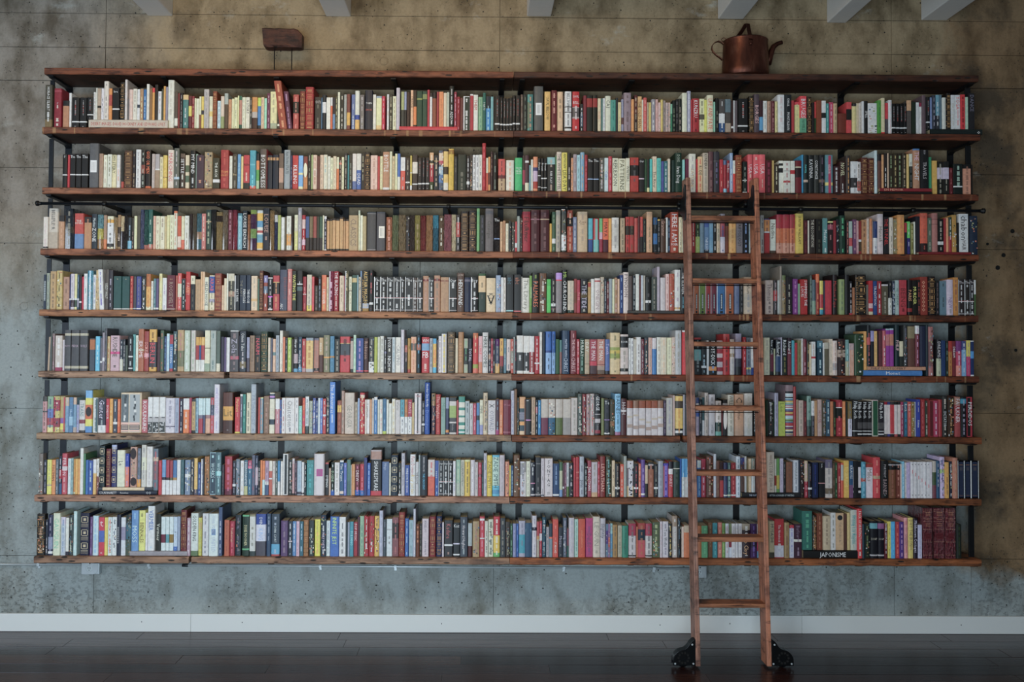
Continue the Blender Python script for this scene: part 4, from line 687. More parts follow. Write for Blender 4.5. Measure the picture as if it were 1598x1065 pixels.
_1024;1072 100 b8bcb0 b496 /30-60:c8ccb0 ~888;1132 116 c4c8c0 b500 ~aaa;_1134;1184 136 607480 /20-30:b8a890 /30-75:78646c ~b55;1216 246 b82c34 ~c46;1254 240 6098c0 /50-58:334 /58-100:d4d8d4;1288 244 a83c50 /50-58:433 /58-100:d4d8d4;1320 246 a04048 /50-58:664 /58-100:d4d8d4;1356 246 4478a8 /50-58:a84 /58-100:d4d8d4
1392 242 c8d0cc;1426 240 38646c ~577;_1430;1486 242 7088a0 k /40-50:ccd ~ccd;1518 236 30303c k ~bba;1552 226 d8ac50 /85-100:556 ~ca8;1584 264 2c7098 ~bcc;1598 234 ccc
H616 1128 500 530 3c444c /8-85:c8b890
H612 1170 534 572 202c40 t3-32:COLIN_BARRETT:ccc t38-52:Homesickness:ccc t82-90:OO:bcc
@306,678
12 236 d8b448;_18;44 264 2c4488 ~9bd;78 228 243444 ~88a;124 210 9c6c30 k ~643;_126;190 170 80a8b0 M136,184,304858 t25-60:WORKS:acc ~9cc /45-55:8cc;_190;236 170 507880 t25-60:WORKS:acc ~9cc /45-55:8cc;_240;262 286 30303c ~766
_266;340 208 a02c38 /85-100:68243c ~b68;372 250 1c2434 /68-75:ddd ~99a;410 234 687c88 k ~aab;414 240 234;450 248 ccd0c8 ~ba8;484 242 386c80 t5-75:DISENCHANTED:cdc /75-100:a8b078 ~cdc;522 246 b85870 /0-15:b04868 /15-100:306c88 /16-24:c68 ~adc
554 196 60687c ~a56;582 200 304058 /30-75:b8a8b0 /75-100:34405c ~99a;600 252 242c2c ~ddd;620 246 d07c30;646 250 d07c3c /55-100:a8ccd8;682 250 a890a8 /60-70:ccc /70-100:3c5c80 ~655;714 250 b85c48 /0-30:c8c8b8 /50-54:dcc;744 252 b8b8b0 ~887;764 252 485c54 ~bbb;788 250 388cb8 /60-100:ccd;_790;812 254 ccc8c0
864 184 d0d0d0 M830,852,283034;_866;900 240 1c2824 k ~bbb;924 228 b89898 /0-15:bbb ~a77 /95-100:333;946 250 403444 ~a89;988 250 98b0bc ~79a /90-98:445;1014 262 d0d0d0 /92-97:333 ~bbb;1032 270 202830 k ~ddd;_1034;1104 244 2c8888 ~3aa h6-20:oo:4aa
1204 184 b8b8b8 M1130,1190,b8b8b8 C 1130 1188 326 394 a83888;_1210;1244 266 202028 /0-5:a44 t40-75:EYEMAN:ccc;1264 320 b8a088;1296 264 142c20 /85-100:1c60b0 t20-65:EUGENE:9b9 ~bcc;1346 266 c8c8c0 ~998 /0-100:c8c8c4;1384 246 205880 /0-5:ccc t10-60:Tim_Truant:dee /88-96:cba;1412 270 5870b8 ~aac;1450 240 406c68 /0-20:987c58 /0-60:487870;1456 290 ccc
1490 282 c08c48 ~c97;1534 282 6c1830 /83-100:1c60b0 t20-55:DREW:dbb ~c79;1572 282 a02030 /83-100:1c60b0 ~d78;1598 220 2c3878
@562,678
_2;36 280 b02838 /84-100:2c70b0 ~d78;66 222 303c80 t5-40:Conjugating:dde;98 270 2860b0 ~9be;204 148 202024 /0-21:a8a0a0 /3-20:a08070 t25-90:SHAKESPEARE:ddd /90-100:b83040 ~a44 h6-18:@:532;272 258 4c6890 t5-25:Hinge:9ab;288 270 d8c8b0;_288;356 196 142c40 G;386 270 202420 ~ccc k /95-100:ccc;420 178 a8acb4 ~778;_416
464 290 1c4c98 t10-75:WINDOW_BOOK:ccd ~99b;_468;520 190 d0d0d0 t5-50:Fats_Domino:a33 t50-95:Roy_Jordan:b9a030;548 260 b0b8b8 /0-100:b4b8b8 t5-90:THE_NAME:333 ;564 196 8ca0a0;632 198 242c34 t5-40:BIDDING_ON_LOVE:bbb t45-85:THE_CRESCENT:3ac;_634;702 240 c85834 /0-47:b8b4ac ~b44;736 248 2c58a0 t10-70:oooo:bcd ~8bc
780 248 202024 W h3-14:Our:ddd;826 248 202024 W h3-14:Our:ddd;870 248 202024 W h3-14:Our:ddd;896 252 c8c8c8 ~88a;_898;942 240 80a890 ~ab9 /65-100:98a898;980 242 a8ac98 t5-60:COLLABORATION:333 ~676;1032 240 c8b030 ~543 /0-5:cc8;1076 242 b8b8bc ~ccd;1106 262 b0b0ac ~888
1140 266 a82c44 /35-43:633 ~c78;1158 266 243434 ~598;1190 178 a8acb4 ~778;1238 198 d0b820 t5-88:ZADIE_SMITH:762 ;1306 196 4cb0c8 t5-80:ZADIE_SMITH:355 /85-95:4090b8 /5-75:a8c8b8 ~479 ;1356 196 ada8ac ~999;_1360;1398 258 c88868 k ~854;1412 292 c8c030;1438 294 305880 ~9bb;1498 198 6c4c2c k
_1498;1556 256 b0b4bc k /5-40:888c90 ~777;1594 254 c4ccb4 ~998;1600 240 888
@818,680
_0;18 246 b8b8b4 /0-30:888 ;56 242 b8bca0 ~998;104 252 282c3c /60-63:c8a h3-12:To:ccc /93-97:bbb ~ccc;_104;158 206 24262c h2-30:HHHHHH:999 ~777 /93-97:888;188 216 b8b4b8 ~777 /95-98:245;270 216 bcb8b8 h3-75:SONTAG:222 h85-98:=:777
330 264 18406c ~79b /93-98:ccd;360 250 406c48 /25-100:a8b090 /80-100:6890b8;376 262 5c4044 /70-76:ddd;396 258 6c3450 ~b9a;420 256 b0b8b8 /70-100:587838 ~466;462 258 20242c k ~bbb;482 208 b02838;518 204 a8202c h35-42:WM:c98 h50-55:WM:b76;562 198 98a4ac t55-80:John:445 ~667
594 262 182024 k ~bcc;630 236 98384c t5-95:THE_POSTMAN:ccc ~ccc;690 250 a8a4a8 /87-100:b8986c ~887;710 246 a82438 ~d9a;762 196 802c28 t10-95:LEVIATHAN:c98;_764;820 200 30381c k ~6aa;852 236 c0b08c ~754
898 266 202024 W2 ~998;934 270 c85030 ~dba;_934;962 194 8c9890;1028 238 b0b4b4 /20-70:786c70 M980,1014,b0b4b8 /70-100:b8a070 k;1072 268 202028 W2 ~a45;1096 266 c85c3c ~db9 /0-100:c86848;1134 228 604890 /90-95:ccc ~98b;1160 262 242824 /5-60:b8a888;1216 252 905c40 /0-20:1c1c20 ~a76 /5-10:999
1256 268 1c1c24 W2 ~898;1304 240 8c98a0 ~778;1354 262 4038a0 /8-98:b06070 M1316,1346,483c98 ~98c;1396 246 a82c34 /0-35:24202c /20-35:ccc t5-90:MONKEY:daa;_1396;1462 248 20342c /18-20:bba /20-100:243830 ~454 ;1476 220 1c58a0;1508 218 a8b0ac /0-48:4094c0 ~acc;1556 218 a8b0b0 /0-48:4094c0 ~acc
@1074,680
_86;122 234 2868a0 /0-20:b0d0d8 ~8bc;166 220 a8304c ~dab;238 196 5c3420 k ~a87;264 174 a8b0b4;296 240 6c4838 ~875;332 250 8c342c /0-52:3c2020 /53-100:9c2c2c;370 256 303860 ~556 /92-96:cca;400 256 406868 ~9bb /92-96:cc9;448 256 901c28 ~b66 /92-96:ccc;490 196 a8b8c0 ~578;530 210 2c3470 k /20-100:503830
548 196 a0a8a8;566 230 786c48;592 218 b8a888 ~876;628 216 788478 ~a98 /50-100:a0acac;662 216 582c20;_738;810 156 b8b09c t20-75:HISTORY_SO:876 ~876;828 220 b0b0a0 /50-80:903020;858 216 589040 /50-90:a8a020;894 216 a8a0b0 ~889;916 250 1c2424 ~777;980 250 784c30 ~643
_986;1036 232 a8b0b4 t20-60:MARRIAGE:455 ~567;1052 226 283848;1088 232 2c1814 k;1122 238 982434 /0-56:b0a080 ~b9a;1162 266 1c1820 W2;1222 254 142448 ~237;1286 254 18181c t3-15:Gorky:ccc /58-60:c88;1354 226 5c5870 /22-100:a8a49c ~777 /75-90:685c48;1378 258 543c28 ~765
1400 258 1c4828 ~897;1432 258 901c28 ~b87;1458 260 b84c28 /5-50:98a098;1510 236 d89814 t5-80:TIGERISH:da5 ;1548 240 1c4c70 /65-100:6c486c t5-55:KRAUSS:bcc ;1598 240 18181c 
H505 1045 550 598 1c1c20 t12-26:THE_WAYS:9ab t48-90:BITTEN_&_DANGER_OF_WRITING:9aa
@1330,680
_0;86 246 18181c /15-72:b8b0b0 h16-70:TIGIT:333 /80-86:aaa;128 248 308498 /45-55:a04030 ~7ab;_128;196 268 b4b0b4 /0-10:902820 t10-55:Miles:765;264 206 b03038 ~c76 /45-53:988868;_266;342 238 181818 ~677 t10-45:PORTNOY:999 t50-90:BARNES:877 ;410 256 6c4424 /0-20:141414 ~854 /4-8:888;454 256 6c3424 /0-20:141414 ~a76 /4-8:888
_454;466 270 c8a8a0;490 244 60a8c8 ~bdd;512 254 a8a8a0 ~777;544 254 9890b0 ~d9c;_546
580 248 b4b4b4 Q;608 248 b4b4b4 Q;638 248 b4b4b4 Q;668 248 b4b4b4 Q;700 248 b4b4b4 Q;732 248 b4b4b4 Q;750 248 b4b0b4;788 240 a09c90 /30-65:3c5030 /65-100:703844;820 238 1c4c6c ~aaa;866 202 a89cbc k ~558 /30-40:8a6;_870;908 252 c88c30 ~743
942 244 202838 k ~ddd;990 212 a06c54 ~986;1052 238 1c2840 A;1114 238 1c2840 A;1186 238 1c2840 A
#8
@50,776
_42;124 162 26221c k ~b97 g;150 212 202838 ~bbb /0-100:243040;196 166 283050 /55-85:8090a8 ~99a /90-96:ddd;266 152 c0ccb0 ~7a9 t5-90:GAUGUIN:7b9;_268;314 188 a8b8c0 ~68a /0-20:b8b8c4;346 196 c8ccc0 /90-100:334;388 168 304040 k ~aba;_388;422 134 a8ccc8 ~dcd ;_450;540 150 1c2040 H t0-0:a:333
_542;568 186 684878 ~98b;624 176 a8c8d0 ~7ac;678 190 c0304c /35-65:4868b0 h5-25:t:eaa h88-96:o:ecc;710 192 d0c048 ~ba5;750 190 b8ccd0 k ~c65;794 188 c0ccd0 ~567 k;_794;832 166 1c2840 t5-95:oooooooo:cde ~cde;878 192 b8c4c8 /25-60:8888a0;930 168 306878 k /0-25:283838 /60-100:485848
1000 126 5c90c0 t25-92:MOSS:acc ~8bd;1062 126 d8cc60 t30-80:BIENNALES:642 ~774 b516;1084 150 c8c8e0 b516;1152 84 c8ccd8 b516 t10-55:VERMEER:36a h88-95:o:8be;_1160;1208 160 20241c b516 t25-75:Vermeer:ccb ;1252 186 b8ccd0 b516 /52-77:702840;1286 186 b8ccd0 b516 /52-77:4c98a0;1326 186 b8ccd0 b516 /52-77:887020;1362 186 a8c0d0 b516 /88-100:3c70b8 h40-48:o:234 ~9ab;1390 184 889cb0 b516
H912 1452 514 558 8c8c90
_1394;1452 122 6c1c20 g;1486 198 a890a0 ~dcc;_1488;1560 152 b8c8c0 t5-65:GOLDEN_KING:333 /88-100:5c7850 ;1592 198 b8b840 ~a54
@306,776
_26;52 196 b8b840 /12-30:b8a060 ~795;_58;118 154 b8c0c0 ~778;210 156 b8ccc8 t5-45:GORE_VIDAL:9ab t55-90:UNITED:9ab C 146 184 300 358 6088b0;248 96 40587c ~abc;_262;312 218 b05c38 ~843;364 226 a02840 t20-60:Frankenstein:da8 ~c67;_366;424 168 203038 k ~667;_432;500 168 143c2c t25-75:DIXIE_NOONER:bb8 /0-100:183828 /0-4:5a7 /82-86:5a7
558 164 b8c0b8 /88-100:344 ~776 /0-5:886;658 160 2c4c98 /25-65:b8c0cc /65-100:4c4c58 t8-30:DVINE:ccd t35-62:KING:8ac;_662;702 156 34506c ~89a;786 158 344858 /72-96:4ca0c0 /96-100:a44 t30-68:DARK_COURT:bcc ~9ab;_792;862 222 5c4470 ~878 t5-28:Barnes:869;902 228 243040 /56-59:cbb ~ddd;938 228 5088b8 ~bdd;970 228 c0a8b4 ~a78
1006 230 286878 ~9bc;1056 216 986838 g;1106 220 283838 k ~9a9;_1110;1166 210 d8c818 t5-35:The_Triumph_by:776 ~c95;_1168;1220 168 20384c k ~ccd t42-85:MARY_POETRY:cbc;1256 222 b8ccc8 ~889;1340 184 3068b0 t3-70:INFINITE_JEST:ad4 /0-100:3c70b8;1404 188 c8ccc8 ~666;1420 234 1c3038;1440 238 8898a8
1476 232 2c90a0 t5-90:TULIANO:8cd;1514 236 9c2434 t5-55:POP_MUSIC:dbb /0-100:a02838 b540;1534 188 58283c b540;1576 180 88b090 b540 ~587;1598 178 b83040 b540
@562,776
_2;36 180 90b898 b536;_36;82 184 a82c38 b536 k ~ccd;134 180 a82c38 b536 k ~ccd;178 180 c8a840 b536 k ~753;216 128 a8b0c0 b540 ~89a;246 210 405058 b540 ~99a;302 206 b8c8c8 b540 h10-45:ooo:766 ~777;_302;362 192 804c50 b540 /14-54:34201e ~a66;420 144 8c2c20 b540 g;456 202 386cac b540 ~9bd;498 218 88a8b0 b540 ~688
522 112 a8b0bc ~ccd;558 256 6c3c20 ~c85;578 250 2c2c24 ~998;_580;644 204 b8b0b4 t5-35:ANGELOU:445 ~445 t60-95:EUDORA_WELTY:445;_650;710 184 801c28 g;_714;768 182 1c2c58 g;786 238 b4b0b4;870 220 28282c /66-71:ccc t10-50:Kadare:a55 ~a87;_872;936 242 14181c /60-64:bbd h4-14:Kaz:ccc /92-96:ccc
1008 188 404c58 t22-80:Howard_Hughes:bbb ~9aa;_1010;1052 246 98a8a8 /68-100:501c20;_1054;1120 228 a08c60 ~976 k;1168 184 b83848 /53-56:ddd ~d9a /5-10:ddd;1202 226 b8c0b0 ~453;1250 210 b8c0a8 ~344 k;1312 184 b82c3c /47-90:d8b020 /90-100:50a858 ~ecb;1362 200 343c40 ~887;1406 234 382c24 k ~997;1430 250 1c4c2c ~7a8;1462 250 7884a8 ~99b
1486 250 2458a0 ~69c;1550 224 9ca0b0 /38-90:2c98a8 ~778;_1554;1598 244 205070 /0-100:1c5070
@818,776
_4;74 244 244c6c h5-40:FEM:589 h82-90:o:99a ~8ab;118 176 b8b8bc /28-36:334 ~889;142 232 a83840 /40-50:b84 /50-100:a09c88;168 226 a82434 /35-55:ddd ~d89;206 190 184c60 k ~9bb;234 282 98989c ~666;266 250 243c4c /45-100:6c8890 /40-45:c64;322 208 c04830 t60-90:STAROAD:dcb /0-100:c04430 ~c76
364 286 28303c ~998 t5-90:Mezzo:99a;400 196 506070 k ~99a;418 300 7c3848 /60-100:1c5848;472 196 acacb0 ~99a;508 208 90b8a8 ~588;574 206 b84828 t30-75:LEAVES_BARRINGTON:c86 ~d76;644 200 a83070 t40-75:DeLillo:646 ~74;712 184 b8b4a0 t5-80:LE_GUIN:887 ~887;764 200 a0a0a4 t5-60:Slightly:556 /0-2:824 /0-100:a4a4a8
_766;788 254 587890 k /20-60:4c3880;806 254 8c6890 k /40-70:b85848;830 250 4888a8 k /0-30:80b0b0;876 262 98783c ~654;918 268 9c9880 ~776;978 270 188068 t55-75:man:344 ~165;1050 250 acacac /0-36:982848 ~666 /93-97:222;1066 280 b86840;1136 246 c0504c /0-18:983830 /18-50:182c3c ~964 /50-100:b04850;1200 250 acaca8 /0-36:982848 ~666 /93-97:222
1274 238 4c5c3c k ~9a7;1296 230 b0acb0 ~a77;1354 230 b0b0b4 t22-70:Tom_Wolfe:344 ~778;1386 250 202828 k ~ca4;1438 180 a09c94 ~ccc t25-60:SISTER_WAITING:ddd /0-25:8c7c68;1470 198 1c1c20 k ~467;_1474;1498 280 b8a898;1550 268 b86c3c /0-22:a89c84;1565 350 b0a46c
@1074,776
_90;126 270 a86838;186 272 50a070 ~6b8;230 240 6c4828 ~875;276 244 208088 ~5aa;318 240 b06858 ~c98;348 246 608838 ~ab6;382 250 a8b0b4 ~a66;408 250 687850 /50-70:7c2434 /70-100:a8b4bc;444 250 b0b4b4 ~889;470 250 b0b4b4 ~889;506 250 b0b4b4 ~889;582 252 302028 /0-18:88806c t50-90:o_Cloy:c96 ~ccb
646 252 3c1c50 ~659 /35-70:241830;676 256 b02c50 /0-50:b0b0b0 /80-100:4c90b0;_762;810 228 a09c78 t5-60:MUSASHI:334 /85-100:443;900 206 a81c24 t15-60:The_Notebook:edd /68-98:b0b4bc ~dcc;948 240 907844 ~754;994 264 a8acb4 ~77a /0-10:a23;1068 256 3c1c30 t5-40:Barlow:767 /45-52:bba ~878
1166 132 20685c b524 ~497;1204 174 342418 b524 k ~b85 g;1262 156 70381c b524 ~964;1336 180 a89c7c b524 ~765;1386 148 b0b4b0 b524 ~665;1462 152 b0946c b524 E1398,1446,170,220,22282c t25-80:THE_HISTORICAL:765;1490 160 543428 b524;1520 150 b0a060 b510;1574 124 a0a898 b510 t12-85:Writing_Los_Angeles:289 ~898
H1080 1590 524 596 141414 t30-78:JAPONISME:bbb
@1330,776
_0;46 120 98a49c b510 t12-85:Writing_Los_Angeles:398;_46;94 110 b82028 t5-70:PACK_OF_HUNTINGTON:dba ~dba;116 256 183c48;166 250 1c2418 k ~674;240 228 14141c /5-20:509098 h35-60:SOAP:998 /90-94:999;302 230 181420 /5-20:804c78 h35-60:SOAP:998 /90-94:999;330 250 5c1c24 t0-60:NOBEL_LECTURES:dcc ~dcc
364 230 b8ac2c ~785;404 232 2c94c0 ~3ad;444 234 a02c34 ~c65;484 234 482c78 ~a8a;522 196 b87c7c ~a55 t40-70:GALLERIES:855 /0-100:b88080;572 196 c8a848 ~875 t5-70:DAY_THE_IRON:764;614 204 24182c t5-85:Middletown_Cottages:aab;656 262 a0a4c0 ~889;_662;754 86 641c28 Z;764 330 311;_764;868 86 641c28 Z;_876;972 86 641c28 Z;1026 260 1c241c ~342
"""
# ------------------------------------------------------------------ glyphs for lettering
GL = {}
def glyph(ch):
    if ch in GL: return GL[ch]
    cu = bpy.data.curves.new('g', 'FONT'); cu.body = ch; cu.resolution_u = 1; cu.size = 1.0
    o = bpy.data.objects.new('g', cu); C.objects.link(o)
    dg = bpy.context.evaluated_depsgraph_get(); me = bpy.data.meshes.new_from_object(o.evaluated_get(dg))
    vs = [(v.co.x, v.co.y) for v in me.vertices]; fs = [tuple(p.vertices) for p in me.polygons]
    bpy.data.objects.remove(o); bpy.data.curves.remove(cu); bpy.data.meshes.remove(me)
    if vs:
        x0 = min(v[0] for v in vs); x1 = max(v[0] for v in vs); vs = [(x-x0, y) for x, y in vs]; w = x1-x0
    else: w = .28
    GL[ch] = (vs, fs, w); return GL[ch]
def text_pts(s):
    """list of (verts, faces) of a line with cap height 1, and its length"""
    out = []; x = 0.0
    for ch in s:
        if ch in ' _': x += .32; continue
        vs, fs, w = glyph(ch); out.append(([(u+x, v) for u, v in vs], fs)); x += w+.09
    k = 1/.70
    return [([(u*k, v*k) for u, v in vs], fs) for vs, fs in out], max(.1, (x-.09))*k
def put_text(mb, s, mode, cx, z_hi, z_lo, hw, y, col, bold=1.0):
    """mode v: reads downwards; h: across; s: stacked letters. cx centre, hw available width"""
    parts, L = text_pts(s); H = z_hi-z_lo
    def emit(parts, fn):
        for vs, fs in parts:
            n = len(mb.v); mb.v += [fn(u, v) for u, v in vs]
            for f in fs: mb.f.append(tuple(n+i for i in f)); mb.c.append(col); mb.m.append(0)
    if mode == 'v':
        cap = min(hw, H/L*1.25); sx = min(H/L, cap*1.05); tot = L*sx; z0 = z_hi-(H-tot)/2
        emit(parts, lambda u, v: (cx+(v-.5)*cap, y, z0-u*sx))
    elif mode == 'h':
        sx = min(hw/L, H*.95); cap = min(H*.9, sx*1.3); zc = (z_hi+z_lo)/2; x0 = cx-L*sx/2
        emit(parts, lambda u, v: (x0+u*sx, y, zc+(v-.5)*cap))
    else:
        n = len(s); st = H/n; cap = min(st*.72, hw*1.1)
        for i, ch in enumerate(s):
            p, l = text_pts(ch); zc = z_hi-st*(i+.5)
            emit(p, lambda u, v: (cx+(u-l/2)*cap*.9, y, zc+(v-.5)*cap))

# ------------------------------------------------------------------ books
NUMW = ['zeroth', 'first', 'second', 'third', 'fourth', 'fifth', 'sixth', 'seventh', 'eighth', 'ninth', 'tenth', 'eleventh', 'twelfth', 'thirteenth', 'fourteenth', 'fifteenth']
ROWN = ['', 'top row', 'second row', 'third row', 'fourth row', 'fifth row', 'sixth row', 'seventh row', 'bottom row']
SC = 6.0075
def norm(line): return re.sub(r'\b([CE]) ?(\d+)[ ,](\d+)[ ,](\d+)[ ,](\d+)[ ,]([0-9a-f]{3,6})\b', r'\1\2,\3,\4,\5,\6', line)
MACRO = {'p': '/76-80:ddd', 'W': '/59-60:b84850 /60-62:ddd /94-96:999 ~ccc', 'W2': '/70-76:dddddd', 'R': 't3-48:Philip_Roth:ddd /60-78:484848 /84-86:ddd /92-95:bbb',
         'K': '/0-6:2c2018 /93-100:3c3424', 'Q': '', 'P': ''}
books = []
def parse():
    ox = oy = 0; row = 0
    for line in DATA.strip().split('\n'):
        line = norm(line.strip())
        if not line: continue
        if line[0] == '#': row = int(line[1:]); continue
        if line[0] == '@': ox, oy = map(int, line[1:].split(',')); prev = 0; continue
        for e in line.split(';'):
            e = e.strip()
            if not e: continue
            if e[0] == '_': prev = int(e[1:]); continue
            t = e.split(); b = dict(row=row, t=[], bands=[], marks=None, flags=set(), dec=[], lean=0, bot=None)
            if t[0][0] == 'H':
                b['H'] = True; x0, x1, y0, y1 = int(t[0][1:]), int(t[1]), int(t[2]), int(t[3]); b['col'] = t[4]; rest = t[5:]
                b['px'] = (ox+x0/SC, ox+x1/SC); b['py'] = (oy+y0/SC, oy+y1/SC)
            else:
                b['H'] = False; x1 = int(t[0]); b['px'] = (ox+prev/SC, ox+x1/SC); b['py'] = (oy+int(t[1])/SC, None); b['col'] = t[2]; rest = t[3:]; prev = x1
            b['ox'], b['oy'] = ox, oy
            rest = ' '.join(rest)
            toks = []
            for k in rest.split():
                toks.append(k)
                if k in MACRO: toks += MACRO[k].split()
            for k in toks:
                mm = re.fullmatch(r'/(\d+)-(\d+):([0-9a-f]{3,6})(\|h)?', k)
                if mm: b['bands'].append((int(mm[1])/100, int(mm[2])/100, mm[3])); continue
                mm = re.fullmatch(r'([th])(\d+)-(\d+):(\S+?)(?::([0-9a-f]{3,6}))?(?:\|h)?', k)
                if mm: b['t'].append((mm[1], int(mm[2])/100, int(mm[3])/100, mm[4], mm[5] or 'ccc')); continue
                mm = re.fullmatch(r'b(\d+)', k)
                if mm: b['bot'] = oy+int(mm[1])/SC; continue
                mm = re.fullmatch(r'~([0-9a-f]{2,6})', k)
                if mm: b['marks'] = mm[1]; continue
                mm = re.fullmatch(r'lean(-?\d+)', k)
                if mm: b['lean'] = int(mm[1])/SC; continue
                mm = re.fullmatch(r'([CE])(\d+),(\d+),(\d+),(\d+),([0-9a-f]+)', k)
                if mm: b['dec'].append((mm[1], ox+int(mm[2])/SC, ox+int(mm[3])/SC, oy+int(mm[4])/SC, oy+int(mm[5])/SC, mm[6])); continue
                mm = re.fullmatch(r'M(\d+),(\d+),([0-9a-f]+)', k)
                if mm: b['dec'].append(('M', ox+int(mm[1])/SC, ox+int(mm[2])/SC, None, None, mm[3])); continue
                b['flags'].add(k)
            books.append(b)
parse()
print('books', len(books))
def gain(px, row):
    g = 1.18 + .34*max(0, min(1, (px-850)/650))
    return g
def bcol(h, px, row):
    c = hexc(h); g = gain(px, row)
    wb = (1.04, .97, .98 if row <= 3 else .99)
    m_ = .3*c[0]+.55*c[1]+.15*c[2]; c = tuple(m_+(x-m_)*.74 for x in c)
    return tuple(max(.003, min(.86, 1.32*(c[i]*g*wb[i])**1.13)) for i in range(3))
SETB = .034                                     # books stand this far behind the board's front edge
occ = {}
for i, b in enumerate(books):
    r = b['row']; x0p, x1p = b['px']; xm = (x0p+x1p)/2; half = 0 if xm < 799.5 else 1
    yf = SF+SETB+rnd.uniform(-.006, .006)+(.006 if r < 5 else 0)
    zb = BZ[r][half]+.0006
    if b['H']: yf = SF+.024
    if b['bot'] is not None and not b['H']: yf = SF+.040
    ym = (b['py'][0]+(b['bot'] or (b['py'][0]+55)))/2
    X0 = at(x0p, ym, yf).x; X1 = at(x1p, ym, yf).x
    b.update(half=half, yf=yf, X0=X0, X1=X1, zb=zb)
    b['zt'] = at(xm, b['py'][0], yf).z
# lying books first, to know what the standing ones rest on
for b in books:
    if b['H']:
        zz1 = at(sum(b['px'])/2, b['py'][0], b['yf']).z; zz0 = at(sum(b['px'])/2, b['py'][1], b['yf']).z
        b['h'] = max(.008, zz1-zz0); b['zt'] = zz1; b['zl'] = zz0
for b in books:
    if b['H']:
        below = [q for q in books if q['H'] and q is not b and q['row'] == b['row'] and q['X0'] < b['X1']-.05 and q['X1'] > b['X0']+.05 and q['zt'] < b['zt']-.005]
        z0 = b['zb']+sum(q['h'] for q in below)+.0005*len(below); b['stack'] = len(below); b['zlow'] = z0
for b in books:
    if not b['H']:
        und = [q for q in books if q['H'] and q['row'] == b['row'] and q['X0']-.004 < (b['X0']+b['X1'])/2 < q['X1']+.004]
        b['zlow'] = max([q['zlow']+q['h']+.0008 for q in und]+[b['zb']]) if (b['bot'] is not None or und) else b['zb']
        b['on'] = bool(und)
        b['h'] = max(.10, b['zt']-b['zlow'])
        top = BZ[b['row']-1][b['half']]-THK-.018
        b['h'] = min(b['h'], top-b['zlow'])
        # uprights: keep clear
    b['w'] = b['X1']-b['X0']
# depth behind spine
for b in books:
    if b['H']: b['d'] = min(.225, max(.15, b['w']*.72)); b['dx'] = 0; continue
    d = min(.222, max(.105, b['h']*.66*rnd.uniform(.94, 1.06)))
    if b['h'] > .28: d = min(.222, d)
    d = min(d, -.02-b['yf'])
    for pa, pb in POSTS:
        if b['X0'] < pb and b['X1'] > pa and not b['H']: d = min(d, PYF-b['yf']-.002)
    b['d'] = d

